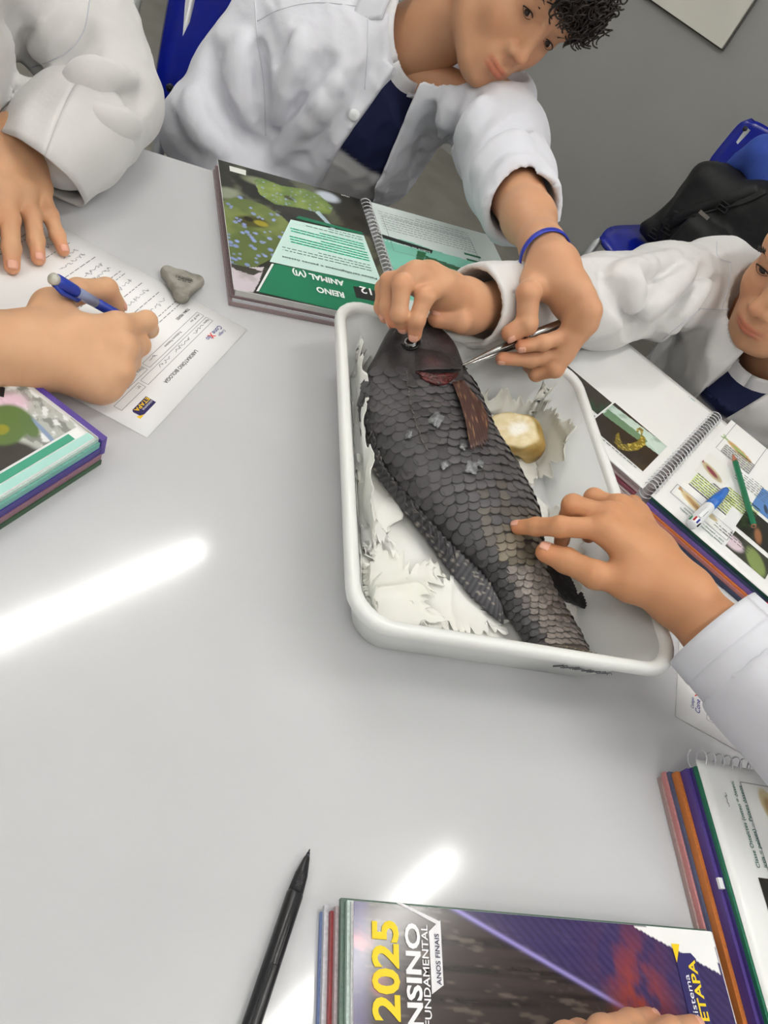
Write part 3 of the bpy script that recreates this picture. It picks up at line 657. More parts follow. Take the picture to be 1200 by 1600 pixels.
for t_ in np.linspace(.50, .62, 8):
    c = tw0 + tt * tlen * t_ + tn * (.0052 * math.sin(math.pi * t_)); MB().tube([c - ts * .0035, c + ts * .0035], .0005, 6).make('grip_ridge', m_chrome, tweez)
MB().box(tw0 + tt * (tlen * .985), (.004, .0030, .0016), [tt, ts, tn], .001).make('joint', m_chrome, tweez)

# ================================================================== books and printed pages
m_pg = mat('page_paper', (236, 237, 236), .32, .4, c2=(231, 232, 231), nscale=6); m_sheet = mat('office_paper', (243, 243, 243), .5, .35, c2=(239, 239, 240), nscale=5)
m_ink = mat('printed_picture', (255, 255, 255), .3, .4, attr='Col')
def inkm(c): return mat('ink_%d_%d_%d' % tuple(c), c, .45, .3)
K_ = (34, 34, 38); m_wire = mat('binding_wire', (222, 224, 228), .3, .5, .2)
class Page:
    """x to the reader's right, y to the top of the page, metres; O is where x = y = 0"""
    def __init__(s, O, ex, ey, z, bulge=0.0, blen=.03, tilt=0.0): s.O = A(O[0], O[1], 0); s.ex = unit(A(ex[0], ex[1], 0)); s.ey = unit(A(ey[0], ey[1], 0)); s.z = z; s.bulge = bulge; s.blen = blen; s.tilt = tilt
    def zf(s, x, y): ax_ = np.abs(x); return s.z + s.bulge * (ax_ / s.blen) * np.exp(1 - ax_ / s.blen) + s.tilt * ax_
    def at(s, x, y, lift=0.0):
        x = np.asarray(x, float); y = np.asarray(y, float); return s.O + s.ex * x[..., None] + s.ey * y[..., None] + zz * (s.zf(x, y) + lift)[..., None]
    def inv(s, px, py):
        z = s.z
        for _ in range(4): p = P(px, py, z) - s.O; x, y = p @ s.ex, p @ s.ey; z = float(s.zf(np.asarray(x), y))
        return np.array([x, y])
def page_sheet(pg, x0, x1, y0, y1, name, m, parent, n=28, th=.0005, corner=.006):
    xs = np.linspace(x0, x1, n); ys = np.linspace(y0, y1, n); X, Y = np.meshgrid(xs, ys, indexing='ij')
    V, Fc = sheet_solid(pg.at(X, Y), th); return mk(name, V, Fc, m, parent)
def inpoly(X, Y, poly):
    poly = np.asarray(poly); r = np.zeros(X.shape, bool); n = len(poly)
    for i in range(n):
        (x1, y1), (x2, y2) = poly[i], poly[(i + 1) % n]
        if abs(y2 - y1) < 1e-12: continue
        r ^= ((Y < y1) != (Y < y2)) & (X < (x2 - x1) * (Y - y1) / (y2 - y1) + x1)
    return r
class Pic:
    """a printed photograph or drawing: a fine grid on the page whose points carry the print colour"""
    def __init__(s, pg, x0, x1, y0, y1, base, n=(120, 120)):
        s.pg = pg; s.X, s.Y = np.meshgrid(np.linspace(x0, x1, n[0]), np.linspace(y0, y1, n[1]), indexing='ij'); s.C = np.tile(lin(base), s.X.shape + (1,))
    def mix(s, w, c): w = np.clip(w, 0, 1)[..., None]; s.C = s.C * (1 - w) + lin(c) * w; return s
    def noise(s, c, sc, seed, lo=0., hi=.6, mask=1.0): s.mix(smooth((noise2(s.X * sc, s.Y * sc, seed, 4, 1.0) - lo) / (hi - lo)) * mask, c); return s
    def poly(s, px, c, w=1.0): m_ = inpoly(s.X, s.Y, [s.pg.inv(*p) for p in px]); s.mix(m_ * w, c); return m_
    def ell(s, px, py, rx, ry, ang, c, soft=.15, w=1.0):
        q = s.pg.inv(px, py); dx, dy = s.X - q[0], s.Y - q[1]; ca, sa = math.cos(ang), math.sin(ang); d = np.hypot((dx * ca + dy * sa) / rx, (-dx * sa + dy * ca) / ry)
        m_ = smooth((1 - d) / soft + .5); s.mix(m_ * w, c); return m_
    def spots(s, mask, n, r, c, seed):
        rr = np.random.default_rng(seed); ids = np.argwhere(mask > .7)
        for k in range(n):
            i, j = ids[rr.integers(len(ids))]; q = r * rr.uniform(.6, 1.3); s.mix(smooth((1 - np.hypot(s.X - s.X[i, j], s.Y - s.Y[i, j]) / q) / .4) * rr.uniform(.5, 1), c)
    def make(s, name, parent, lift=.0006):
        G = s.pg.at(s.X, s.Y, lift); return mk(name, G.reshape(-1, 3), MB().grid(G).F, m_ink, parent, colors=s.C.reshape(-1, 3))
def flatpoly(pg, pts, c, name, parent, lift=.0007, px=True):
    q = np.array([pg.inv(*p) for p in pts] if px else pts); V = pg.at(q[:, 0], q[:, 1], lift); n = len(V)
    return mk(name, V, [tuple(range(n))], inkm(c), parent, False)
_tc = {}
def text2d(s, bold=0.0, shear=0.0):
    key = (s, bold, shear)
    if key not in _tc:
        cu = bpy.data.curves.new('t', 'FONT'); cu.body = s; cu.size = 1.0; cu.offset = bold; cu.shear = shear; cu.resolution_u = 3
        o = bpy.data.objects.new('t', cu); col.objects.link(o); bpy.context.view_layer.update()
        me = bpy.data.meshes.new_from_object(o.evaluated_get(bpy.context.evaluated_depsgraph_get()))
        V = np.array([v.co[:2] for v in me.vertices]) if len(me.vertices) else np.zeros((0, 2)); Fc = [tuple(p.vertices) for p in me.polygons]
        bpy.data.objects.remove(o); bpy.data.curves.remove(cu); bpy.data.meshes.remove(me); _tc[key] = (V, Fc)
    return _tc[key]
def text(pg, s, xy, cap, c, parent, align='L', rot=0.0, bold=0.0, stretch=1.0, lift=.0010, name='printed_text', width=None, shear=0.0):
    V, Fc = text2d(s, bold, shear)
    if not len(V): return
    V = V.copy(); k = cap / .69; V = V * k; wd = V[:, 0].max() - V[:, 0].min(); V[:, 0] -= V[:, 0].min()
    if width: V[:, 0] *= width / wd; wd = width
    else: V[:, 0] *= stretch; wd *= stretch
    if align == 'R': V[:, 0] -= wd
    elif align == 'C': V[:, 0] -= wd / 2
    ca, sa = math.cos(rot), math.sin(rot); x = xy[0] + V[:, 0] * ca - V[:, 1] * sa; y = xy[1] + V[:, 0] * sa + V[:, 1] * ca
    return mk(name, pg.at(x, y, lift), Fc, inkm(c), parent, False)
def lines(pg, x0, x1, y0, n, pitch, h, c, parent, seed=0, lift=.0008, name='text_lines', last=.6, hl=None):
    """rows of small illegible print"""
    rr = np.random.default_rng(seed); mb = MB(); mh = MB()
    for i in range(n):
        x = x0; y = y0 - i * pitch; xe = x1 if i < n - 1 else x0 + (x1 - x0) * last
        while x < xe:
            w_ = min(rr.uniform(.0025, .009), xe - x); q = np.array([(x, y), (x + w_, y), (x + w_, y + h), (x, y + h)]); mb.add(pg.at(q[:, 0], q[:, 1], lift), [(0, 1, 2, 3)]); x += w_ + .0018
        if hl: q = np.array([(x0 - .001, y - h * .5), (xe + .001, y - h * .5), (xe + .001, y + h * 1.6), (x0 - .001, y + h * 1.6)]); mh.add(pg.at(q[:, 0], q[:, 1], lift - .0002), [(0, 1, 2, 3)])
    if hl: mh.make('highlighter_marks', inkm(hl), parent, False)
    return mb.make(name, inkm(c), parent, False)
def scribble(pg, x0, y0, wd, h, c, parent, seed, lift=.0009, rise=0.0, name='handwriting', th=.0002):
    rr = np.random.default_rng(seed); n = int(wd / .0005); xs = np.linspace(0, wd, n); ys = h * (.38 * np.sin(xs * 1700 + rr.uniform(0, 6) + 2 * np.sin(xs * 260)) * (.45 + .55 * np.sin(xs * 310 + rr.uniform(0, 6))) + .22 * np.sin(xs * 720 + rr.uniform(0, 6))) + rise * xs
    x = x0 + xs + .001 * np.sin(xs * 1500 * .7); pts = pg.at(x, y0 + ys + h / 2, lift); mb = MB()
    k = 0
    while k < n - 3: m_ = int(rr.integers(16, 46)); mb.tube(pts[k:k + m_ + 1] if k + m_ < n else pts[k:], th, 4); k += m_ + 2
    return mb.make(name, inkm(c), parent, False)
def outline(pg, rect, c, parent, w=.0004, lift=.0008, name='printed_frame'):
    x0, y0, x1, y1 = rect; mb = MB()
    for a, b in (((x0, y0), (x1, y0)), ((x1, y0), (x1, y1)), ((x1, y1), (x0, y1)), ((x0, y1), (x0, y0))):
        a, b = np.array(a), np.array(b); d = unit(b - a); n = np.array([-d[1], d[0]]) * w; q = np.array([a - n, b - n, b + n, a + n]); mb.add(pg.at(q[:, 0], q[:, 1], lift), [(0, 1, 2, 3)])
    return mb.make(name, inkm(c), parent, False)
def slab(pg, x0, x1, y0, y1, z0, z1, c, name, parent, bev=.0015):
    c_ = pg.O + pg.ex * (x0 + x1) / 2 + pg.ey * (y0 + y1) / 2 + zz * (z0 + z1) / 2
    return MB().box(c_, ((x1 - x0) / 2, (y1 - y0) / 2, (z1 - z0) / 2), [pg.ex, pg.ey, zz]).make(name, mat('stack_%d_%d_%d' % tuple(c), c, .4, .4, c2=tuple(int(v * .88) for v in c), nscale=400, aniso=(1, 1, 30)), parent, False)
def coil(pg, y0, y1, n, r, zc, parent, rw=.0008, x=0.0, sq=1.0):
    pts = []; N = n * 14
    for i in range(N + 1):
        a = 2 * math.pi * i / 14; pts.append(pg.O + pg.ex * (x + r * sq * math.cos(a)) + pg.ey * (y0 + (y1 - y0) * i / N) + zz * (zc + r * math.sin(a)))
    return MB().tube(pts, rw, 6).make('spiral_binding', m_wire, parent)
def logo_etapa(pg, cx, cy, wd, parent, s1='sistema', s2='ETAPA', rot=0.0, lift=.0012):
    """navy tag with a yellow corner, white and yellow lettering"""
    ca, sa = math.cos(rot), math.sin(rot); h = wd * .42
    R_ = lambda x, y: (cx + x * ca - y * sa, cy + x * sa + y * ca)
    flatpoly(pg, [R_(*p) for p in ((-wd / 2, -h / 2), (wd / 2 - .08 * wd, -h / 2), (wd / 2, -h / 2 + .08 * wd), (wd / 2 - .02 * wd, h / 2), (-wd / 2 + .02 * wd, h / 2))], (40, 34, 92), 'logo_tag', parent, lift, False)
    flatpoly(pg, [R_(*p) for p in ((wd * .34, h * .5), (wd * .62, h * .55), (wd * .62, h * .16), (wd * .50, h * .30))], (242, 200, 28), 'logo_corner', parent, lift + .0002, False)
    x, y = R_(-wd * .44, h * .06); text(pg, s1, (x, y), h * .24, (240, 240, 244), parent, rot=rot, lift=lift + .0003, width=wd * .62)
    x, y = R_(-wd * .46, -h * .40); text(pg, s2, (x, y), h * .36, (245, 205, 30), parent, rot=rot, lift=lift + .0003, width=wd * .86, bold=.02)

# ---------------------------------------------------------------- open book with the ray photograph
BA, BB_ = P(340, 250, .018), P(570, 314, .018); e_ = unit(BB_ - BA); g_ = A(e_[1], -e_[0], 0)
bk1 = thing('spiral_textbook', A(BB_[0], BB_[1], 0) + g_ * .137, 'open spiral textbook showing a spotted ray photograph', 'book')
pg = Page(BB_, -e_, g_, .0185)
for i, (z0, z1, dx, dy, c) in enumerate(((.0004, .005, .004, .006, (150, 132, 134)), (.005, .008, .001, .004, (206, 208, 214)), (.008, .0105, .003, .002, (124, 104, 106)), (.0105, .0175, -.001, 0, (214, 214, 210)))):
    slab(pg, .009, .209 + dx, .0, .275 + dy, z0, z1, c, 'page_block', bk1)
slab(pg, -.205, -.009, .004, .272, .0004, .016, (206, 208, 206), 'page_block', bk1)
rp = page_sheet(pg, .007, .211, 0, .276, 'right_page', m_pg, bk1); lp = page_sheet(pg, -.209, -.007, 0, .276, 'left_page', m_pg, bk1)
pc = Pic(pg, .0075, .2105, .0005, .2755, (44, 44, 38), (170, 210))
pc.noise((86, 88, 72), 60, 3, .1, .8).noise((150, 158, 128), 90, 5, .75, 1.2).noise((28, 28, 26), 45, 6, .2, .7)
pc.ell(352, 302, .02, .012, .5, (168, 176, 150), .8, .6); pc.ell(405, 285, .022, .01, 0, (170, 178, 140), .8, .5); pc.ell(512, 308, .016, .012, 0, (200, 210, 222), .8, .8)
m1 = pc.poly([(340, 316), (372, 308), (410, 320), (440, 338), (452, 350), (425, 405), (400, 418), (362, 418), (348, 400), (346, 360)], (94, 108, 58))
pc.mix(m1 * smooth(noise2(pc.X * 50, pc.Y * 50, 8) + .3), (120, 132, 74)); pc.ell(394, 347, .022, .012, .3, (74, 72, 30), .6); pc.ell(388, 343, .006, .005, 0, (30, 26, 18), .5); pc.ell(408, 350, .009, .006, 0, (150, 140, 40), .5)
pc.spots(m1, 60, .0034, (136, 152, 214), 2)
m2 = pc.poly([(397, 282), (408, 279), (440, 291), (475, 296), (500, 306), (520, 325), (515, 336), (495, 333), (470, 326), (430, 320), (405, 304)], (96, 120, 56))
pc.mix(m2 * smooth(noise2(pc.X * 70, pc.Y * 70, 9) + .2), (128, 146, 72)); pc.ell(452, 310, .008, .005, 0, (60, 60, 20), .5); pc.spots(m2, 70, .0016, (146, 162, 206), 4); pc.poly([(492, 332), (498, 330), (525, 360), (522, 362)], (170, 190, 200))
m3 = pc.poly([(350, 419), (412, 418), (405, 440), (395, 458), (362, 452)], (206, 196, 204)); pc.mix(m3 * smooth(noise2(pc.X * 120, pc.Y * 120, 10)), (176, 168, 170)); pc.poly([(352, 410), (395, 420), (410, 425), (395, 431), (368, 422)], (60, 58, 50))
pc.make('ray_photograph', rp)
flatpoly(pg, [(424, 413), (428, 413), (404, 456), (400, 456)], (235, 240, 238), 'banner_edge', rp, .0008)
flatpoly(pg, [(429, 413), (592, 447), (610, 505), (404, 457)], (26, 118, 84), 'green_banner', rp, .0009)
flatpoly(pg, [(466, 338), (566, 364), (567, 368), (462, 342)], (30, 112, 82), 'banner_strip', rp, .0009)
flatpoly(pg, [(454, 344), (568, 369), (598, 448), (421, 410)], (204, 232, 226), 'text_panel', rp, .0010)
q = pg.inv(505, 440); e1 = pg.inv(460, 431)
text(pg, 'REINO', pg.inv(536, 459), .0102, (240, 246, 244), rp, stretch=.82, bold=.035, lift=.0016); text(pg, 'ANIMAL (VI)', pg.inv(536, 441), .0102, (240, 246, 244), rp, stretch=.82, bold=.035, lift=.0016)
flatpoly(pg, [(551, 448), (588, 456), (594, 474), (556, 466)], (38, 40, 40), 'chapter_box', rp, .0012); text(pg, '12', pg.inv(578, 453), .013, (246, 246, 246), rp, bold=.02, lift=.0019)
a0 = pg.inv(588, 436); text(pg, 'Peixes cartilaginosos e peixes ósseos', (a0[0], a0[1]), .0036, (30, 70, 60), rp, width=.125, bold=.015, lift=.0016)
for k, (x, y, wd, n, hl) in enumerate(((580, 424, .118, 3, None), (576, 408, .105, 4, (74, 222, 176)), (569, 390, .100, 3, (96, 224, 186)), (566, 376, .080, 2, None))):
    a0 = pg.inv(x, y); lines(pg, a0[0], a0[0] + wd, a0[1], n, .0058, .0014, (70, 110, 102), rp, 40 + k, lift=.0014, hl=hl)
text(pg, 'ETAPA', pg.inv(545, 308), .003, (235, 235, 235), rp, bold=.01, lift=.0012)
b0 = pg.inv(385, 263); flatpoly(pg, [(358, 260), (384, 267), (384, 275), (359, 268)], (214, 216, 210), 'photo_credit', rp, .0009)
# left page of that book
pc = Pic(pg, -.2085, -.0075, .0005, .2755, (206, 218, 216), (110, 140)); pc.noise((218, 228, 226), 20, 12, 0, .8)
m1 = pc.poly([(594, 368), (640, 378), (676, 391), (746, 412), (760, 430), (740, 470), (640, 470), (612, 440)], (126, 196, 176)); pc.mix(m1 * smooth(noise2(pc.X * 18, pc.Y * 30, 21)), (98, 172, 150))
pc.poly([(652, 392), (666, 396), (660, 410), (664, 420), (690, 432), (720, 440), (705, 452), (668, 440), (646, 424)], (44, 104, 66)); pc.poly([(664, 400), (735, 424), (735, 430), (664, 408)], (40, 92, 60))
pc.make('snake_picture', lp)
flatpoly(pg, [(590, 370), (594, 366), (676, 392), (674, 397)], (36, 40, 40), 'heading_bar', lp, .0009); text(pg, 'Índice de capítulos e aulas', pg.inv(671, 394), .0034, (236, 238, 238), lp, width=.082, lift=.0013, bold=.01)
a0 = pg.inv(745, 398); lines(pg, a0[0], a0[0] + .15, a0[1] - .004, 9, .0062, .0012, (130, 142, 142), lp, 77)
for k in range(2):
    a0 = pg.inv(750 + 4 * k, 402 + 9 * k); flatpoly(pg, [(a0[0], a0[1]), (a0[0] + .028, a0[1]), (a0[0] + .028, a0[1] + .005), (a0[0], a0[1] + .005)], (40, 112, 80), 'green_tag', lp, .0010, False)
outline(pg, (-.165, .03, -.02, .115), (120, 140, 138), lp)
coil(pg, .004, .272, 30, .0085, .0165, bk1, .0006)

# ---------------------------------------------------------------- open book of the pupil at the right
S_, T_ = P(1120, 650, .026), P(1012, 768, .026); ee = unit((S_ - T_) * A(1, 1, 0)); gg = A(ee[1], -ee[0], 0)
bk2 = thing('spiral_textbook', A(S_[0], S_[1], 0) - ee * .137, 'open spiral textbook with seahorse photograph and pencils on it', 'book')
pg = Page(S_, -gg, -ee, .0265)
for i, (z0, z1, dx, dy, c) in enumerate(((.0004, .006, .002, .012, (52, 62, 88)), (.006, .010, .0, .010, (186, 120, 116)), (.010, .0125, .0, .008, (214, 122, 52)), (.0125, .017, .0, .006, (118, 92, 168)), (.017, .0205, .0, .003, (58, 72, 100)), (.0205, .0245, 0, 0, (44, 104, 82)))):
    slab(pg, -.207 - dx, -.008, -.002, .268 + dy, z0, z1, c, 'page_block', bk2)
    slab(pg, .008, .176 - .004 * i + dx, -.002, .268 + dy, z0, z1 - .001, (198, 180, 178) if i != 3 else (136, 70, 84), 'page_block', bk2)
rp = page_sheet(pg, .006, .196, 0, .272, 'right_page', m_pg, bk2); lp = page_sheet(pg, -.208, -.006, 0, .272, 'left_page', m_pg, bk2)
def quadpic(pg, px4, base, n=(60, 60)):
    q = np.array([pg.inv(*p) for p in px4]); return Pic(pg, q[:, 0].min(), q[:, 0].max(), q[:, 1].min(), q[:, 1].max(), base, n)
pc = quadpic(pg, [(955, 634), (1042, 698), (1004, 729), (921, 666)], (48, 42, 34), (110, 80)); pc.noise((70, 60, 46), 60, 2, .2, .9)
pc.poly([(955, 632), (1046, 700), (1030, 712), (1000, 690), (955, 655), (940, 645)], (196, 214, 204)); pc.mix(inpoly(pc.X, pc.Y, [pg.inv(*p) for p in ((955, 632), (1046, 700), (1030, 712), (1000, 690), (955, 655), (940, 645))]) * smooth(noise2(pc.X * 150, pc.Y * 150, 5)), (150, 176, 160)); pc.poly([(950, 640), (995, 675), (1012, 690), (1005, 694), (985, 680), (942, 648)], (104, 136, 104))
for poly_, c_ in (([(958, 690), (968, 694), (980, 695), (995, 690), (1003, 680), (1008, 684), (1008, 696), (996, 704), (982, 706), (966, 702)], (126, 110, 38)), ([(1003, 680), (1005, 672), (1000, 668), (995, 670), (994, 675), (998, 676), (997, 673), (1000, 673), (1001, 680), (1002, 684)], (132, 116, 44)), ([(960, 692), (962, 680), (966, 676), (968, 684), (972, 694)], (120, 106, 36))): pc.poly(poly_, c_)
pc.spots(((pc.C[..., 0] > .1) & (pc.C[..., 2] < .06)).astype(float) if ((pc.C[..., 0] > .1) & (pc.C[..., 2] < .06)).any() else np.ones(pc.X.shape), 40, .0016, (196, 178, 90), 6)
pc.make('seahorse_photograph', rp)
pc = quadpic(pg, [(880, 570), (956, 630), (936, 646), (860, 586)], (52, 46, 38), (80, 40)); pc.noise((108, 78, 48), 80, 3, .2, .8).noise((40, 70, 48), 70, 8, .4, .9); pc.make('reef_photograph', rp)
pc = quadpic(pg, [(888, 620), (930, 651), (916, 660), (874, 630)], (46, 40, 36), (40, 30)); pc.noise((80, 64, 50), 90, 4, .2, .8); pc.make('dark_photograph', rp)
a0 = pg.inv(997, 736); lines(pg, a0[0] + .004, a0[0] + .088, a0[1] - .002, 6, .0052, .0012, (70, 72, 76), rp, 12)
a0 = pg.inv(1086, 628); lines(pg, a0[0], a0[0] + .02, a0[1], 1, .004, .0012, (84, 140, 150), rp, 13)
# left page: framed fish drawings, highlighted text, photographs
outline(pg, tuple(pg.inv(1198, 700)) + tuple(pg.inv(1118, 700)), (150, 150, 156), lp); 
def fishdraw(pc, x, y, L, h, ang, c, c2):
    pc.ell(x, y, L, h, ang, c, .2); q = pg.inv(x, y); ca, sa = math.cos(ang), math.sin(ang)
    t_ = inpoly(pc.X, pc.Y, [(q[0] + a * ca - b * sa, q[1] + a * sa + b * ca) for a, b in ((-L * .8, 0), (-L * 1.5, h * .9), (-L * 1.3, 0), (-L * 1.5, -h * .9))]); pc.mix(t_ * 1., c2); pc.ell(x, y, L * .6, h * .5, ang, c2, .6)
pc = quadpic(pg, [(1122, 680), (1196, 700), (1192, 745), (1128, 720)], (236, 237, 236), (60, 50)); fishdraw(pc, 1155, 706, .022, .007, math.radians(170), (196, 150, 92), (140, 172, 100)); pc.make('fish_drawing', lp)
pc = quadpic(pg, [(1096, 722), (1135, 730), (1130, 762), (1096, 745)], (230, 230, 226), (50, 40)); fishdraw(pc, 1112, 738, .018, .009, math.radians(160), (188, 176, 140), (128, 52, 66)); pc.make('fish_anatomy_drawing', lp)
pc = quadpic(pg, [(1058, 765), (1100, 775), (1128, 815), (1085, 800)], (238, 238, 234), (60, 50)); fishdraw(pc, 1082, 786, .020, .008, math.radians(165), (212, 192, 150), (176, 140, 96)); pc.ell(1112, 808, .008, .005, 0, (206, 190, 150), .4); pc.make('scale_drawing', lp)
outline(pg, (lambda a, b: (min(a[0], b[0]), min(a[1], b[1]), max(a[0], b[0]), max(a[1], b[1])))(pg.inv(1058, 757), pg.inv(1135, 845)), (150, 152, 158), lp)
for k, (x, y, wd, n, hl) in enumerate(((1148, 722, .045, 6, (226, 242, 130)), (1105, 780, .055, 8, (222, 242, 110)), (1152, 795, .045, 7, (224, 242, 120)), (1170, 765, .05, 6, None), (1142, 842, .05, 3, None))):
    a0 = pg.inv(x, y); lines(pg, a0[0] - wd / 2, a0[0] + wd / 2, a0[1], n, .0056, .0013, (84, 86, 84), lp, 60 + k, hl=hl)
a0 = pg.inv(1128, 850); text(pg, 'Classe Osteíctes (osteo = ósseo;', (a0[0], a0[1]), .0032, (30, 96, 70), lp, width=.062, bold=.01); text(pg, 'ictis = peixes) – Peixes ósseos', (a0[0], a0[1] - .0062), .0032, (30, 96, 70), lp, width=.058, bold=.01)
pc = quadpic(pg, [(1152, 818), (1178, 800), (1215, 855), (1196, 862)], (34, 36, 28), (60, 60)); pc.noise((60, 72, 46), 90, 3, .3, .9); pc.ell(1184, 838, .014, .005, 1.9, (166, 112, 74), .9, .7); pc.ell(1176, 822, .006, .003, 1.2, (196, 180, 160), .8, .6); pc.make('reef_fish_photograph', lp)
pc = quadpic(pg, [(1133, 853), (1150, 832), (1205, 878), (1195, 905)], (54, 56, 46), (60, 60)); pc.noise((96, 92, 80), 120, 3, .3, .9); pc.ell(1145, 848, .014, .012, 0, (214, 196, 206), .6); pc.ell(1180, 878, .022, .012, 2.2, (122, 138, 82), .4); pc.make('spotted_fish_photograph', lp)
pc = quadpic(pg, [(1178, 782), (1200, 770), (1214, 800), (1200, 812)], (84, 128, 186), (40, 40)); pc.ell(1196, 796, .009, .003, 2., (40, 60, 84), .4); pc.make('sea_photograph', lp)
coil(pg, .004, .268, 28, .0095, .024, bk2, .0006)

# ---------------------------------------------------------------- stacked spiral book at the lower right
Q0, Q1 = P(1085, 1183, .034), P(1200, 1204, .034); sx = unit((Q1 - Q0) * A(1, 1, 0)); ex = A(-sx[1], sx[0], 0); ey = -sx
bk3 = thing('spiral_textbook', A(Q0[0], Q0[1], 0) + sx * .137 - ex * .1, 'spiral textbook stack with coloured page edges beside the right sheet', 'book')
pg = Page(Q0, ex, ey, .0345)
for z0, z1, dx, dy, c in ((.0004, .0045, .0, .014, (176, 150, 148)), (.0045, .009, .003, .012, (206, 140, 140)), (.009, .0125, .002, .010, (86, 96, 128)), (.0125, .019, .0, .008, (196, 116, 52)), (.019, .0275, .0, .004, (84, 64, 140)), (.0275, .0305, 0, .001, (64, 50, 120)), (.0305, .034, .0, 0, (36, 112, 82))):
    slab(pg, -.207, -.008 + dx, -.272, .002 + dy, z0, z1, c, 'page_block', bk3)
lp = page_sheet(pg, -.206, -.002, -.272, .0, 'top_page', m_pg, bk3)
MB().box(pg.O + pg.ex * -.10 + pg.ey * .004 + zz * .029, (.004, .0032, .0012), [pg.ex, pg.ey, zz]).make('index_tab', inkm((230, 230, 232)), bk3, False)
a0 = pg.inv(1187, 1357); text(pg, 'Classe Osteíctes (osteo = ósseo;', (a0[0], a0[1]), .0036, (30, 96, 84), lp, width=.070, bold=.01); text(pg, 'ictis = peixes) – Peixes ósseos', (a0[0] + .001, a0[1] - .0075), .0036, (30, 96, 84), lp, width=.066, bold=.012)
outline(pg, (-.095, -.16, -.016, -.042), (150, 152, 158), lp)
pc = quadpic(pg, [(1170, 1240), (1240, 1235), (1240, 1290), (1180, 1290)], (236, 236, 232), (50, 50)); q = pg.inv(1205, 1265); pc.ell(1205, 1265, .018, .009, .3, (206, 190, 150), .3); pc.ell(1205, 1265, .01, .006, .3, (170, 140, 96), .6); pc.make('fish_drawing', lp)
pc = quadpic(pg, [(1196, 1375), (1250, 1380), (1250, 1450), (1208, 1450)], (40, 38, 34), (30, 30)); pc.noise((80, 70, 56), 90, 3, .2, .8); pc.make('dark_photograph', lp)
scribble(pg, -.040, -.022, .012, .002, (60, 60, 64), lp, 5)
coil(pg, -.268, -.004, 28, .0088, .028, bk3, .0006, x=.001)

# ---------------------------------------------------------------- book under the writing arm
C4 = P(156, 686, .030); d1 = unit((P(60, 612, .03) - C4) * A(1, 1, 0)); ey = -d1; ex = A(ey[1], -ey[0], 0)
bk4 = thing('spiral_textbook', A(C4[0], C4[1], 0) - ey * .137 + ex * .1, 'open textbook with purple edge beneath the writing arm', 'book')
pg = Page(C4, ex, ey, .0305)
for z0, z1, dx, dy, c in ((.0004, .006, -.002, .004, (56, 92, 62)), (.006, .012, -.002, .003, (150, 110, 124)), (.012, .020, -.002, .002, (70, 58, 140)), (.020, .026, .0, .001, (122, 186, 172)), (.026, .030, .0, -.001, (206, 224, 218))):
    slab(pg, dx, .205, -.275, dy, z0, z1, c, 'page_block', bk4)
slab(pg, -.0065, -.0005, -.275, .002, .010, .0295, (84, 60, 150), 'purple_cover', bk4)
lp = page_sheet(pg, 0, .205, -.275, -.002, 'top_page', m_pg, bk4)
flatpoly(pg, [(.003, -.010), (.203, -.010), (.203, -.003), (.003, -.003)], (168, 214, 206), 'page_band', lp, .0007, False); flatpoly(pg, [(.016, -.018), (.203, -.018), (.203, -.011), (.016, -.011)], (62, 152, 124), 'page_band', lp, .0007, False)
pc = Pic(pg, .004, .085, -.085, -.020, (176, 178, 172), (110, 90)); pc.noise((128, 130, 124), 260, 3, .0, .5).noise((224, 226, 226), 300, 4, .2, .7); pc.ell(15, 632, .014, .012, 0, (222, 186, 206), .9, .8)
pc.mix(smooth((pc.X - .048 + .012 * noise2(pc.Y * 60, pc.X * 0, 5)) / .006), (52, 50, 44)); pc.ell(8, 664, .023, .018, 0.4, (86, 110, 56), .25); pc.ell(45, 665, .014, .006, 1.2, (84, 108, 58), .4); pc.ell(70, 676, .016, .002, 1.4, (126, 146, 176), .6); pc.ell(2, 672, .006, .005, 0, (140, 136, 40), .5); pc.make('ray_photograph', lp)
q = pg.inv(0, 612); flatpoly(pg, [(0, 604), (8, 607), (6, 622), (-10, 618)], (30, 30, 32), 'chapter_box', lp, .0008)
lines(pg, .004, .05, -.094, 2, .004, .0010, (110, 110, 112), lp, 5); lines(pg, .0015, .0025, -.03, 1, .004, .03, (150, 150, 150), lp, 6)

# ---------------------------------------------------------------- closed textbooks at the bottom with the year on the cover
D_, E_ = P(552, 1408, .026), P(1110, 1456, .026); ey = unit((D_ - E_) * A(1, 1, 0)); ex = A(ey[1], -ey[0], 0)
pg = Page(D_, ex, ey, .0262); LB = float(np.linalg.norm(D_ - E_))
bk5 = thing('textbook_stack', A(D_[0], D_[1], 0) - ey * LB / 2 - ex * .1, 'purple and black textbook with yellow year on the cover', 'book')
for z0, z1, dx, dy, c in ((.0004, .004, -.002, .014, (120, 140, 190)), (.004, .008, .001, .013, (206, 206, 214)), (.008, .012, -.003, .010, (150, 60, 62)), (.012, .016, -.001, .008, (190, 176, 178)), (.016, .020, .003, .006, (86, 110, 96)), (.020, .0235, .001, .003, (196, 214, 206)), (.0235, .0255, 0, .001, (222, 222, 224))):
    slab(pg, -.207, dx, -LB - (.002 if z0 > .01 else -.004), dy, z0, z1, c, 'page_block', bk5)
cov = page_sheet(pg, -.207, 0, -LB, 0, 'cover', m_pg, bk5, n=8)
m_ink2 = mat('printed_cover', (255, 255, 255), .16, .5, attr='Col')
pc = Pic(pg, -.207, 0, -LB, 0, (58, 48, 46), (170, 220))
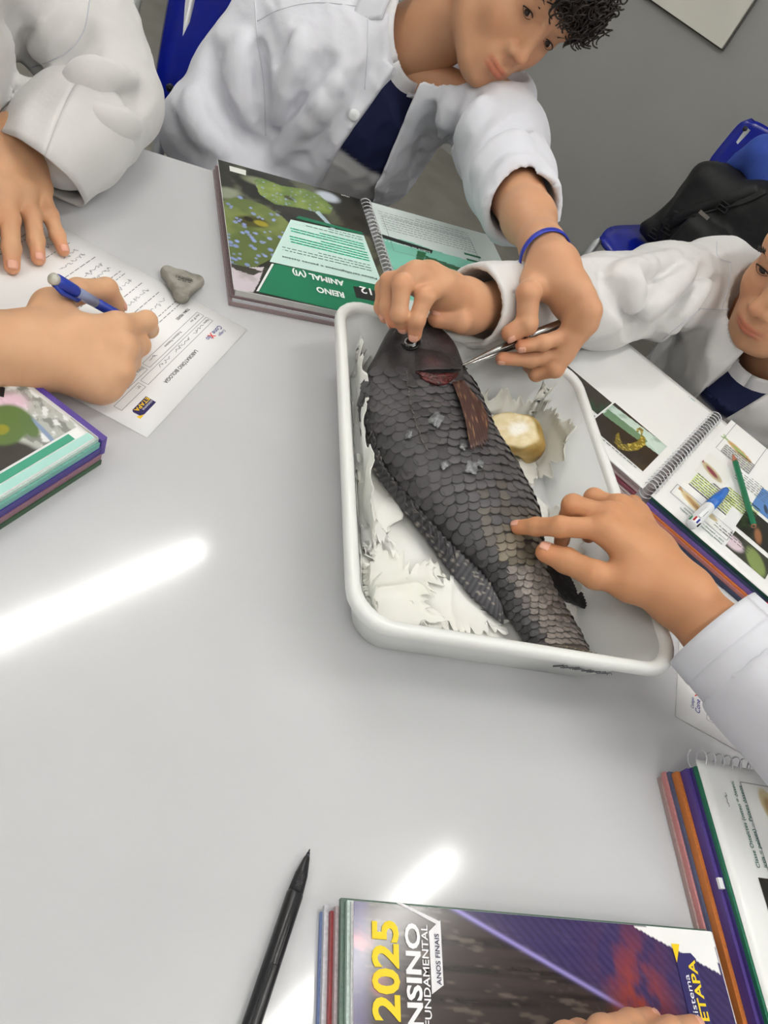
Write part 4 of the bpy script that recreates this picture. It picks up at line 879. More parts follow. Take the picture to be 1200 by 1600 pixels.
pl = noise2(pc.X * 320, pc.Y * 26, 3, 4, 1.0); pc.mix(smooth(pl * .9 + .3) * .9, (34, 26, 26)); pc.mix(smooth((noise2(pc.X * 700, pc.Y * 160, 8, 3, 1.0) - .4) / .5) * .45, (120, 108, 98)); pc.mix(smooth((np.abs(np.sin(pc.X * 95 + .4 * noise2(pc.X * 20, pc.Y * 20, 4))) < .10) * 1.) * .7, (20, 15, 16))
q1, q2 = pg.inv(700, 1420), pg.inv(965, 1575); nv = unit(np.array([-(q2 - q1)[1], (q2 - q1)[0]])); nv = nv if nv @ (pg.inv(1000, 1450) - q1) > 0 else -nv
dg = (pc.X - q1[0]) * nv[0] + (pc.Y - q1[1]) * nv[1]                                    # printed purple wedge across the cover
pc.mix(smooth(dg / .012 + .3) * smooth((-pc.Y - .055) / .02) * .85, (60, 50, 98)); pc.mix(smooth(dg / .012 + .3) * smooth((-pc.Y - .055) / .02) * (np.sin((pc.X - pc.Y) * 900) > .2) * .4, (40, 33, 70)); pc.mix(np.exp(-((dg - .002) / .0014) ** 2), (150, 140, 206))
pc.mix(np.exp(-((pc.Y + .205) / .022) ** 2 - ((pc.X + .06) / .045) ** 2) * 1.1 * smooth(noise2(pc.X * 90, pc.Y * 160, 12) + .6), (150, 60, 34)); pc.mix(np.exp(-((pc.Y + .225) / .03) ** 2 - ((pc.X + .115) / .04) ** 2) * smooth(noise2(pc.X * 60, pc.Y * 60, 13) + .4), (124, 40, 36))
pc.mix(smooth((-.012 - pc.Y) / -.010 + .2) * .6, (92, 84, 138)); pc.mix(np.exp(-((pc.Y + .006) / .012) ** 2) * smooth(noise2(pc.X * 120, pc.Y * 90, 14)), (190, 110, 120)); pc.noise((180, 172, 180), 330, 19, .9, 1.3, np.exp(-((pc.Y + .17) / .03) ** 2 - ((pc.X + .11) / .04) ** 2))
wt = inpoly(pc.X, pc.Y, [pg.inv(*p) for p in ((985, 1446), (1112, 1452), (1124, 1522))]); pc.mix(wt * 1., (240, 240, 240)); ob = pc.make('cover_picture', cov); ob.data.materials[0] = m_ink2
flatpoly(pg, [(618, 1411), (628, 1412), (686, 1440), (684, 1446)], (228, 228, 232), 'white_stripe', cov, .0009)
r_ = lambda a, b: float(np.linalg.norm(pg.inv(*a) - pg.inv(*b)))
text(pg, '2025', pg.inv(619, 1440), r_((580, 1500), (619, 1500)), (240, 208, 40), cov, 'R', bold=.03, lift=.0012, width=r_((620, 1440), (622, 1597)))
text(pg, 'ENSINO', pg.inv(653, 1444), r_((631, 1500), (653, 1500)), (240, 240, 244), cov, 'R', bold=.03, lift=.0012, width=r_((652, 1444), (652, 1640)) * .98)
text(pg, 'FUNDAMENTAL', pg.inv(666, 1446), r_((655, 1500), (665, 1500)), (240, 240, 244), cov, 'R', bold=.012, lift=.0012, width=r_((665, 1446), (666, 1604)))
flatpoly(pg, [(669, 1456), (687, 1438), (692, 1540), (674, 1554)], (232, 232, 236), 'white_plate', cov, .0010); text(pg, 'ANOS FINAIS', pg.inv(684, 1460), r_((676, 1500), (683, 1500)), (48, 42, 70), cov, 'R', bold=.012, lift=.0014, width=r_((685, 1460), (687, 1540)))
c0, c1 = pg.inv(1092, 1492), pg.inv(1078, 1590); logo_etapa(pg, *((pg.inv(1068, 1500) + pg.inv(1094, 1588)) / 2), r_((1060, 1492), (1075, 1600)) * 1.02, cov)

# ================================================================== worksheets
def worksheet(label, TLc, ex, ey, seed, full=True):
    pg = Page(TLc, ex, ey, .0006); o = page_sheet(pg, 0, .210, -.297, 0, 'worksheet', m_sheet, None, n=6, th=.0004); tagit(o, label, 'paper', 'biology worksheets')
    text(pg, 'Colégio', (.020, -.019), .0030, (62, 62, 140), o, lift=.0005, shear=.2); text(pg, 'Cone', (.018, -.0262), .0052, (62, 62, 140), o, bold=.01, lift=.0005); text(pg, 'X', (.0355, -.0266), .0066, (226, 72, 58), o, bold=.02, lift=.0006); text(pg, 'ão', (.041, -.0262), .0052, (62, 62, 140), o, bold=.01, lift=.0005)
    text(pg, 'LABORATÓRIO BIOLOGIA', (.072, -.0255), .0038, (46, 46, 50), o, bold=.008, lift=.0005)
    logo_etapa(pg, .178, -.022, .026, o, lift=.0005)
    for rc in ((.016, -.042, .150, -.034), (.154, -.042, .196, -.034), (.016, -.053, .128, -.045), (.132, -.053, .168, -.045)): outline(pg, rc, (150, 150, 156), o, .00025, .0005)
    text(pg, 'Nome:', (.018, -.0398), .0026, (60, 60, 64), o, lift=.0005); text(pg, 'Nº:', (.157, -.0398), .0026, (60, 60, 64), o, lift=.0005); text(pg, 'Ano: 8º ano', (.018, -.0508), .0026, (60, 60, 64), o, lift=.0005); text(pg, 'Professora: Franciane', (.058, -.0508), .0026, (60, 60, 64), o, lift=.0005); text(pg, 'Data: 19/09/2025', (.133, -.0508), .0026, (60, 60, 64), o, lift=.0005, width=.034); text(pg, 'Grupo', (.176, -.0508), .0026, (60, 60, 64), o, lift=.0005)
    text(pg, 'TEMA: PEIXES', (.018, -.0635), .0030, (40, 40, 44), o, bold=.01, lift=.0005)
    if full:
        scribble(pg, .030, -.0405, .020, .004, (70, 70, 84), o, seed); scribble(pg, .060, -.0405, .030, .004, (70, 70, 84), o, seed + 1); scribble(pg, .100, -.0405, .022, .004, (70, 70, 84), o, seed + 2); scribble(pg, .108, -.0515, .012, .003, (60, 60, 84), o, seed + 3)
        y = -.073
        for k, nl in enumerate((2, 1, 1, 2, 1, 1, 2)):
            lines(pg, .018, .018 + (.095 if k % 2 else .120), y, nl, .0052, .0009, (138, 138, 142), o, seed + 20 + k, lift=.0005); y -= .0052 * nl + .003
            scribble(pg, .022, y - .004, .030 + .012 * (k % 3), .005, (120, 120, 134), o, seed + 40 + k, .0006, th=.00018)
            if k > 2: scribble(pg, .022, y - .013, .024 + .01 * (k % 2), .005, (100, 100, 116), o, seed + 60 + k, .0006, th=.00018)
            y -= .012 if k < 3 else .022
    return o, pg
a4, b4 = P(386, 516), P(234, 680); xx = unit(b4 - a4); worksheet('filled-in worksheet under the writing hand', a4, xx, A(-xx[1], xx[0], 0), 100)
tl_ = P(1055, 1120); xx = unit(P(1062, 975) - tl_); worksheet('worksheet half hidden under the pointing arm sleeve', tl_, xx, A(-xx[1], xx[0], 0), 200, False)

# ================================================================== writing things
def lathe(p0, p1, prof, n=14):
    d = unit(p1 - p0); L = np.linalg.norm(p1 - p0); return [p0 + d * L * t_ for t_, r_ in prof], [r_ for t_, r_ in prof]
m_black = mat('black_plastic', (18, 18, 21), .3, .5, c2=(24, 24, 28), nscale=40); m_bk2 = mat('black_rubber', (26, 26, 30), .5, .4)
p0, p1 = P(484, 1327, .004), P(384, 1628, .0062)
o = thing('mechanical_pencil', (p0 + p1) / 2 * A(1, 1, 0), 'black mechanical pencil lying on the bare table', 'pencil')
d = unit(p1 - p0); s_ = unit(np.cross(d, zz))
MB().tube(*lathe(p0, p1, ((.25, .0048), (.27, .0056), (.6, .0056), (.97, .0056), (1.0, .005))), 16).make('barrel', m_black, o)
MB().tube(*lathe(p0, p1, ((.045, .0018), (.06, .0022), (.14, .0040), (.26, .0050))), 16).make('cone', m_black, o)
MB().tube(*lathe(p0, p1, ((0, .0004), (.02, .0007), (.021, .0011), (.05, .0014))), 10).make('lead_sleeve', m_screw, o)
for k in range(14): c = lerp(p0, p1, .15 + .011 * k); MB().tube([c - d * .0003, c + d * .0003], .0040 + .00009 * k + .0003, 14).make('grip_ring', m_bk2, o)
MB().box(lerp(p0, p1, .86) + s_ * -.0 + zz * .0075, (.024, .0022, .0008), [d, s_, zz], .0006).make('clip', m_black, o)
MB().box(lerp(p0, p1, .97) + zz * .006, (.003, .0022, .002), [d, s_, zz], .0006).make('clip_foot', m_black, o)
# green pencil and white-blue pen on the right book
m_green = mat('green_paint', (18, 112, 76), .3, .5, c2=(14, 104, 70), nscale=30); m_wood = mat('raw_wood', (196, 132, 104), .6, .3, c2=(176, 108, 84), nscale=120)
p0, p1 = P(1145, 709, .0345), P(1178, 823, .0335); d = unit(p1 - p0); o = thing('green_pencil', (p0 + p1) / 2 - zz * .004, 'green colouring pencil lying on the right open book', 'pencil')
MB().tube([lerp(p0, p1, .12), lerp(p0, p1, .985)], .0037, 6).make('shaft', m_green, o, False)
MB().tube([lerp(p0, p1, .02), lerp(p0, p1, .12)], [.0012, .0037], 12).make('sharpened_cone', m_wood, o); MB().tube([lerp(p0, p1, 0), lerp(p0, p1, .03)], [.0003, .0014], 8).make('lead', m_green, o); MB().tube([lerp(p0, p1, .98), lerp(p0, p1, .99)], .0035, 6).make('end_wood', m_wood, o, False); MB().tube([lerp(p0, p1, .985), lerp(p0, p1, .994)], .0015, 8).make('core', m_green, o)
m_pw = mat('pen_white', (236, 238, 242), .25, .5, c2=(230, 232, 236), nscale=20); m_pb = mat('pen_blue', (40, 108, 196), .3, .5, c2=(36, 100, 186), nscale=20)
p0, p1 = P(1080, 820, .036), P(1137, 763, .036); d = unit(p1 - p0); s_ = unit(np.cross(d, zz)); o = thing('retractable_pen', (p0 + p1) / 2 - zz * .007, 'white and blue multicolour pen on the right open book', 'pen')
MB().tube(*lathe(p0, p1, ((.0, .0045), (.015, .0062), (.10, .0072), (.45, .0070), (.47, .0066))), 16).make('upper_barrel', m_pw, o); MB().tube(*lathe(p0, p1, ((.46, .0068), (.7, .0066), (.9, .0050), (.96, .0036))), 16).make('lower_barrel', m_pb, o); MB().tube(*lathe(p0, p1, ((.95, .0022), (1.0, .0006))), 10).make('tip', m_screw, o)
MB().box(lerp(p0, p1, .20) + zz * .0082, (.013, .0024, .0010), [d, s_, zz], .0008).make('clip', m_pw, o); MB().box(lerp(p0, p1, .22) + zz * .0068 + s_ * .0012, (.007, .0016, .0009), [d, s_, zz]).make('clip_slot', m_black, o, False)
for k, c_ in enumerate(((24, 26, 40), (40, 60, 160), (190, 40, 40), (30, 130, 80))):
    a = math.pi * (.15 + .23 * k); q = lerp(p0, p1, .05) + (s_ * math.cos(a) + zz * math.sin(a)) * .0064; MB().box(q, (.0045, .0011, .0011), [d, s_, zz], .0006).make('colour_slider', inkm(c_), o)
# eraser: worn rounded triangle
ec0 = P(287, 441, .007); f = Field(ec0 - .035, ec0 + .035, .0013); tri = [P(262, 426, .007), P(308, 440, .007), P(284, 462, .007)]
for a, b in ((0, 1), (1, 2), (2, 0)): f.cap(tri[a], tri[b], .0072, .0072, k=.003)
f.cap((tri[0] + tri[1]) / 2, tri[2], .0075, k=.004); V, Fc = f.mesh(2); V[:, 2] = np.clip(V[:, 2], .0004, .0125)
V[:, 2] = np.maximum(V[:, 2], .0004)
er = mk('eraser', V, Fc, mat('worn_eraser', (150, 147, 138), .75, .25, c2=(112, 109, 102), nscale=70, nlo=.4, nhi=.75, bump=.3, bscale=200), label='worn grey rounded eraser with a printed barcode', cat='eraser')
epg = Page(P(310, 438, .0127), unit(P(272, 428) - P(310, 438)), unit(np.cross(zz, P(272, 428) - P(310, 438))), .0127)
mb = MB(); x = .006
for k in range(18):
    w_ = RNG.choice([.0003, .0005, .0008]); q = np.array([(x, .001), (x + w_, .001), (x + w_, .006), (x, .006)]); mb.add(epg.at(q[:, 0], q[:, 1], .0003), [(0, 1, 2, 3)]); x += w_ + RNG.choice([.0004, .0007])
mb.make('barcode', inkm((60, 58, 56)), er, False); lines(epg, .008, .022, .0078, 2, .0028, .0011, (70, 68, 64), er, 3, lift=.0003, last=.8)
# red case at the right edge
rc0 = P(1205, 962, .011); f = Field(rc0 - .10, rc0 + .10, .003); dr = unit(P(1235, 1000) - P(1182, 950)); f.boxr(rc0 + dr * .035, (.052, .028, .0106), np.array([dr, np.cross(zz, dr), zz]).T, .008, 0); V, Fc = f.mesh(2)
o = thing('pencil_case', A(rc0[0], rc0[1], 0), 'red pencil case at the right edge', 'pencil case'); mk('case_body', V, Fc, mat('red_plastic', (196, 22, 48), .4, .4, c2=(186, 18, 42), nscale=30), o)
MB().tube([rc0 + dr * (.035 + k) + zz * .0108 for k in np.linspace(-.045, .045, 8)], .0011, 6).make('zip', mat('dark_zip', (120, 16, 30), .5), o)

# ================================================================== people
from mathutils.bvhtree import BVHTree
def skin_mat(name, c, c2): return mat(name, c, .48, .35, c2=c2, nscale=26, ndetail=4, nlo=.3, nhi=.7, attr='Col', sss=.12, bump=.12, bscale=420, bdist=.0008)
m_skin = skin_mat('skin_tan', (206, 157, 122), (199, 148, 113)); m_skin_b = skin_mat('skin_light', (212, 167, 131), (205, 158, 121)); m_skin_c = skin_mat('skin_warm', (203, 149, 109), (195, 139, 100))
m_nail = mat('finger_nail', (226, 172, 150), .28, .5, c2=(222, 164, 142), nscale=30)
def coatm(name, c): return mat(name, c, .78, .25, c2=tuple(int(v * .985) for v in c), nscale=14, sheen=.15, bump=.30, bscale=34, bdist=.006, transl=.06)
m_coat = coatm('coat_cotton', (224, 225, 233)); m_coat_b = coatm('coat_cotton_warm', (225, 224, 223)); m_seam = mat('coat_seam', (204, 205, 214), .8, .2)
m_navy = mat('shirt_jersey', (255, 255, 255), .8, .2, attr='Col', bump=.1, bscale=900); NAVY = lin((24, 30, 62)); SHW = lin((206, 205, 206)); m_band = mat('neckband_white', (228, 228, 230), .8, .2, c2=(220, 220, 224), nscale=40)
m_trouser = mat('dark_trousers', (42, 46, 60), .8, .2, c2=(36, 40, 54), nscale=20); m_shoe = mat('shoe_dark', (36, 36, 40), .6, .3)
m_hair = mat('dark_curly_hair', (38, 27, 22), .42, .45, c2=(24, 17, 14), nscale=90); m_eyew = mat('eye_white', (226, 222, 216), .2, .5); m_irisb = mat('iris_brown', (48, 32, 24), .15, .5); m_lash = mat('lash_dark', (30, 22, 20), .6, .3)

def transport(pts, back):
    """carry the hand's back direction along a finger"""
    b = np.asarray(back, float); out = []
    for i in range(len(pts) - 1):
        t_ = unit(pts[i + 1] - pts[i])
        if i:
            ax_ = np.cross(prev, t_); s_ = np.linalg.norm(ax_)
            if s_ > 1e-6: th = math.asin(min(1, s_)); th = th if prev @ t_ > 0 else math.pi - th; ax_ /= s_; b = b * math.cos(th) + np.cross(ax_, b) * math.sin(th) + ax_ * (ax_ @ b) * (1 - math.cos(th))
        b = unit(b - t_ * (b @ t_)); prev = t_; out.append(b)
    return out
def nail(tip, pre, back, r):
    d = unit(tip - pre); b = unit(back - d * (back @ d)); s_ = np.cross(d, b); G = np.zeros((7, 7, 3))
    for i, u in enumerate(np.linspace(-1, 1, 7)):
        for j, v in enumerate(np.linspace(-1, 1, 7)):
            q = .72 if abs(v) < .8 else .60; a = u * q; ln = r * (.15 + .62 * v) * (1 - .10 * u * u)
            G[i, j] = tip + d * ln + (s_ * math.sin(a) + b * math.cos(a)) * (r * 1.015 * (1 - .20 * max(v, 0) ** 2) * (1 - .02 * (1 - v)))
    return sheet_solid(G, .0006)
FR = dict(thumb=(.0105, .0100, .0092, .0078), index=(.0092, .0083, .0074, .0064), middle=(.0094, .0085, .0076, .0066), ring=(.0090, .0080, .0072, .0062), pinky=(.0082, .0071, .0064, .0056))
def hand(fing, wrist, arm, back, h=.0015, scale=1.0, rw=(.024, .018), web=None, heel=None, ts=1.0):
    """fing: name -> joint list; wrist: point; arm: list of (point, radius) from the wrist up; returns mesh, nails, tips"""
    al = [p for v in fing.values() for p in v] + [wrist] + [p for p, r in arm]; lo = np.min(al, 0) - .05; hi = np.max(al, 0) + .05
    f = Field(lo, hi, h); mcps = [v[0] for k_, v in fing.items() if k_ != 'thumb']
    for i, p in enumerate(mcps):                                     # palm: wrist to each knuckle
        f.cap(lerp(wrist, p, .12), lerp(wrist, p, .94), rw[1] * scale, .0105 * scale, k=.014)
        if i: f.cap(lerp(mcps[i - 1], wrist, .06), lerp(p, wrist, .06), .0100 * scale, .0100 * scale, k=.010); f.cap(lerp(mcps[i - 1], wrist, .45), lerp(p, wrist, .45), .0125 * scale, .0125 * scale, k=.012)
    nails = []; tips = []
    for k_, v in fing.items():
        R = [r * scale * (ts if k_ == 'thumb' else 1) for r in FR[k_]]
        if k_ == 'thumb':
            f.cap(lerp(wrist, mcps[0], .1), v[0], .016 * scale, .0140 * scale, k=.016); f.cap(v[0], lerp(mcps[0], wrist, .35), .0115 * scale, .0095 * scale, k=.016)
        n = len(v); R = R[-n:]
        for i in range(n - 1): f.cap(v[i], v[i + 1], R[i], R[i + 1], k=.007 if i == 0 else .0022)
        for i in range(1, n - 1): f.ell(v[i], (R[i] * 1.07,) * 3, k=.003)     # knuckles
        if k_ != 'thumb': f.ell(v[0] + unit(back) * .0015, (R[0] * 1.08,) * 3, k=.006)
        bs = transport(v, back); nails.append(nail(v[-1], v[-2], bs[-1], R[-1])); tips.append(v[-1])
    pr = wrist; prr = rw[0] * scale
    for p, r in arm: f.cap(pr, p, prr, r, k=.016); pr, prr = p, r
    if heel is not None: f.ell(heel[0], (heel[1],) * 3, k=.02)
    V, Q = f.mesh(1); return V, Q, nails, tips
def hcols(V, tips, knuckles=(), lips=()):
    c = np.ones((len(V), 3))
    for t_ in tips: w_ = np.exp(-(((V - t_) ** 2).sum(1)) / .010 ** 2)[:, None]; c = c * (1 - w_ * .75) + w_ * .75 * A(1.12, .78, .74)
    for t_ in knuckles: w_ = np.exp(-(((V - t_) ** 2).sum(1)) / .009 ** 2)[:, None]; c = c * (1 - w_ * .5) + w_ * .5 * A(1.04, .84, .80)
    return c
def Z(l): return [P(*q) for q in l]
def joinm(parts):
    V = []; Fq = []; C = []; n = 0
    for v, q, c in parts: V.append(v); Fq.append(np.asarray(q) + n); C.append(c); n += len(v)
    return np.concatenate(V), np.concatenate(Fq), np.concatenate(C)

def head_mesh(R, t, neck_to, neck_r=.050, h=.0022, open_=.0042, sc=1.0, smile=0.0):
    """head in its own frame: x to the subject's right, y forward, z up (metres)"""
    toL = lambda p: (np.asarray(p) - t) @ R / sc
    nb = toL(neck_to); lo = np.minimum(A(-.098, -.118, -.135), nb - .08); hi = np.maximum(A(.098, .130, .14), nb + .08); f = Field(lo, hi, h)
    f.ell((0, -.008, .036), (.073, .094, .086), k=.01).ell((0, .034, -.020), (.063, .052, .072), k=.03)
    f.ell((0, .036, -.068), (.050, .048, .036), k=.03)
    for s_ in (-1, 1): f.cap((s_ * .052, .005, -.052), (s_ * .026, .070, -.094), .017, .013, k=.026).ell((s_ * .038, .060, -.030), (.024, .020, .026), k=.02)
    f.ell((0, .074, -.100), (.021, .0175, .014), k=.018)
    f.ell((0, .070, .024), (.052, .017, .012), k=.02).ell((0, .062, .05), (.055, .025, .035), k=.03)
    for s_ in (-1, 1):
        f.ell((s_ * .033, .092, .000), (.020, .013, .0125), k=.012, mode='s')
        f.ell((s_ * .033, .0695, .001), (.0185, .0150, .0125), k=.006)
        f.ell((s_ * .033, .0880, -.0010), (.0140, .0095, open_), k=.0018, mode='s')
    f.cap((0, .082, .006), (0, .099, -.030), .0070, .0088, k=.012).ell((0, .1015, -.0355), (.0105, .0105, .0088), k=.006)
    for s_ in (-1, 1): f.ell((s_ * .0120, .0900, -.0395), (.0080, .0105, .0075), k=.006); f.ell((s_ * .0062, .0985, -.0462), (.0030, .0048, .0030), k=.002, mode='s')
    f.ell((0, .078, -.066), (.032, .0165, .022), k=.016)
    arc = lambda y0, z0, dz, n=7: [(x, y0 - .010 * (x / .024) ** 2, z0 + dz * (1 - (x / .024) ** 2)) for x in np.linspace(-.023, .023, n)]
    up_ = arc(.0945, -.0670 + smile, .0022); lo_ = arc(.0935, -.0680 + smile, -.0045)
    f.chain(up_, [.0020, .0036, .0046, .0044, .0046, .0036, .0020], k=.004); f.chain(lo_, [.0020, .0040, .0055, .0060, .0055, .0040, .0020], k=.004)
    f.chain([(x, y + .0060, z) for x, y, z in arc(.0945, -.0672 + smile, -.0003)], [.0009] * 7, k=.0022, mode='s')
    f.ell((0, .0985, -.0535), (.0032, .004, .008), k=.004, mode='s')
    for s_ in (-1, 1):
        f.ell((s_ * .0755, -.010, -.006), (.0075, .0185, .0310), k=.006); f.ell((s_ * .0835, -.006, -.002), (.005, .0115, .019), k=.004, mode='s'); f.ell((s_ * .074, .000, -.033), (.0055, .008, .009), k=.005)
    f.cap((0, -.020, -.055), nb, neck_r, neck_r * 1.06, k=.026)
    V, Q = f.mesh(1); c = np.ones((len(V), 3))
    zl = V[:, 2] + .0675 - smile; lipw = np.exp(-((V[:, 0] / .024) ** 4)) * smooth((V[:, 1] - .0785) / .006)
    lw = lipw * (smooth((.0068 - zl) / .003) * smooth((zl + .0115) / .003)); c = c * (1 - .8 * lw[:, None]) + .8 * lw[:, None] * A(.92, .50, .52)
    mw = lipw * np.exp(-((zl + .0003 + .0005 * (V[:, 0] / .024) ** 2) / .0011) ** 2) * .7; c = c * (1 - mw[:, None]) + mw[:, None] * A(.35, .17, .17)
    for s_ in (-1, 1):
        w_ = np.exp(-(((V - A(s_ * .042, .075, -.035)) / A(.020, .03, .018)) ** 2).sum(1))[:, None]; c = c * (1 - .35 * w_) + .35 * w_ * A(1.06, .78, .76)
        w_ = np.exp(-(((V - A(s_ * .033, .083, -.003)) / A(.019, .03, .013)) ** 2).sum(1))[:, None]; c = c * (1 - .45 * w_) + .45 * w_ * A(.74, .62, .60)
    w_ = np.exp(-(((V - A(0, .108, -.036)) / A(.012, .012, .010)) ** 2).sum(1))[:, None]; c = c * (1 - .4 * w_) + .4 * w_ * A(1.05, .76, .72)
    return (V * sc) @ R.T + t, Q, c
def eyes(R, t, parent, gaze, sc=1.0):
    for s_ in (-1, 1):
        c = R @ (A(s_ * .033, .0685, .0005) * sc) + t; g = unit(R @ A(*gaze)); e1 = unit(np.cross(g, R @ A(0, 0, 1))); e2 = np.cross(e1, g); r = .0135 * sc
        V, Fc = dome(c, r, r, g, e1, e2, 8, 20); eb = mk('eyeball', V, Fc, m_eyew, parent)
        V, Fc = dome(c + g * r * .90, .0062 * sc, .0022 * sc, g, e1, e2, 4, 18); mk('iris', V, Fc, m_irisb, eb)
        mb = MB(); 
        for dz, nn_, rr_ in ((.0040, 9, .0009), (-.0052, 9, .0004)):
            mb.tube([R @ (A(s_ * .033 + .0135 * x, .0845 - .0045 * x * x, -.0008 + dz * (1 - x * x)) * sc) + t for x in np.linspace(-1, 1, nn_)], rr_ * sc, 5)
        mb.make('eyelashes', m_lash, parent)
        mb = MB(); rr = np.random.default_rng(5)
        for k in range(90):
            x = rr.uniform(-1, 1); p = A(s_ * (.034 + .021 * x), .0895 - .011 * max(x, 0) ** 2 - .0006, .0205 + .004 * (1 - x * x) - .004 * max(x, 0) + rr.normal(0, .0016)); q = p + A(s_ * .006, -.0035, .0015 + rr.normal(0, .001))
            mb.tube([R @ (p * sc) + t, R @ (lerp(p, q, .5) * sc + A(0, .001, 0)) + t, R @ (q * sc) + t], [.0008, .0007, .0003], 4)
        mb.make('eyebrow', m_hair, parent)
def curly_hair(R, t, parent, seed, n=420, sc=1.0, keep=lambda p: True, len_=(.03, .05), rad=(.0045, .009), cap=True, hz=.062, thick=.004):
    rr = np.random.default_rng(seed); mb = MB(); k = 0; cen = A(0, -.008, .036); rad3 = A(.075, .096, .088)
    while k < n:
        d = unit(rr.normal(size=3)); p = cen + d * rad3
        if not keep(p): continue
        k += 1; nrm = unit(d / rad3); tg = unit(np.cross(nrm, unit(rr.normal(size=3)))); L = rr.uniform(*len_); rh = rr.uniform(*rad); turns = rr.uniform(1.3, 2.6); ph = rr.uniform(0, 6.28)
        dr_ = unit(nrm * .75 + tg * .55 + A(0, .15, -.1)); u_ = unit(np.cross(dr_, tg)); v_ = np.cross(dr_, u_); pts = []
        for s_ in np.linspace(0, 1, int(12 * turns)):
            a = ph + s_ * turns * 6.28; w_ = rh * min(1, .3 + s_ * 1.2); pts.append(R @ ((p + dr_ * L * (s_ - .12) - nrm * .012 * s_ ** 2 + w_ * (u_ * math.cos(a) + v_ * math.sin(a))) * sc) + t)
        mb.tube(pts, np.linspace(.0023, .0010, len(pts)) * sc, 5)
    o = mb.make('curls', m_hair, parent)
    if cap:
        f = Field((-.10, -.13, -.08), (.10, .12, .15), .004); f.ell(cen, rad3 + thick, k=0)
        pt = f.pts(); msk = np.ones(f.d.shape, bool)
        f.d += (.004 + thick * .15) * noise3(pt, 4, 3, 260.)
        hl = np.maximum((pt[..., 1] - .062) * 1.0, -(pt[..., 2] - .050)) ; cutd = np.minimum(np.maximum(.058 - pt[..., 2], pt[..., 1] - .02), np.maximum(pt[..., 1] + .0, -.03 - pt[..., 2]))
        keepd = np.minimum(np.maximum(-(pt[..., 2] - .056), 0) + np.maximum(pt[..., 1] - .09, 0), 9)
        # hair covers what is above the hairline plane that slopes from the forehead to the nape
        pl = (hz - pt[..., 2]) + (pt[..., 1] - .07) * .62; pl = np.maximum(pl, -.045 - pt[..., 2]); f.d = np.maximum(f.d, pl.astype(np.float32)); V, Q = f.mesh(1); mk('scalp_hair', (V * sc) @ R.T + t, Q, m_hair, parent)
def bvh_of(V, Q): return BVHTree.FromPolygons([tuple(v) for v in V], [tuple(int(i) for i in q) for q in Q])
def hitpx(b, x, y, lift=.0015):
    d = Vector(unit(ray(x, y))); h_ = b.ray_cast(Vector((0, 0, CAM_H)), d); return None if h_[0] is None else np.array(h_[0]) - np.array(d) * lift
def seam(name, b, pxs, r, m, parent, n=24, lift=.0004):
    q = cr(np.array(pxs, float), np.linspace(0, len(pxs) - 1.001, n)); pts = [hitpx(b, x, y, lift) for x, y in q]; pts = [p for p in pts if p is not None]
    if len(pts) > 2: return MB().tube(pts, r, 6).make(name, m, parent)
def cutplane(f, p, n, rad, shape_k=.0):
    p = np.asarray(p, np.float32); n = np.asarray(unit(n), np.float32); sl, q = f.sub(p - rad, p + rad)
    if sl is None: return
    d = (q - p) @ n; inside = ((q - p) ** 2).sum(-1) < rad * rad; f.d[sl] = np.where(inside, np.maximum(f.d[sl], d), f.d[sl])
def folds(f, amp, base, seed, axis=None, stretch=.35):
    p = f.pts()
    if axis is not None: a = np.asarray(unit(axis), np.float32); p = p - (p @ a)[..., None] * a * (1 - stretch)      # folds run along the axis
    n1 = noise3(p, seed, 2, base); f.d -= (amp * (np.clip(1 - np.abs(n1) * 1.5, 0, 1) ** 1.5 - .35)).astype(np.float32)
def wrinkle(f, b, pxs, r, sink, mode='u', k=.02):
    q = cr(np.array(pxs, float), np.linspace(0, len(pxs) - 1.001, 7)); pts = []
    for x, y in q:
        p = hitpx(b, x, y, 0.)
        if p is not None: pts.append(p + unit(ray(x, y)) * sink)
    if len(pts) > 1: n = len(pts); f.chain(pts, [r * (.45 + .55 * math.sin(math.pi * (i + .5) / n)) for i in range(n)], k=k, mode=mode)
def ridge(f, b, *lines_):
    for l, r in lines_: wrinkle(f, b, l, r * 1.1, r * .40, 'u', .016)
def groove(f, b, *lines_):
    for l, r in lines_: wrinkle(f, b, l, r * 1.1, -r * .25, 's', .018)
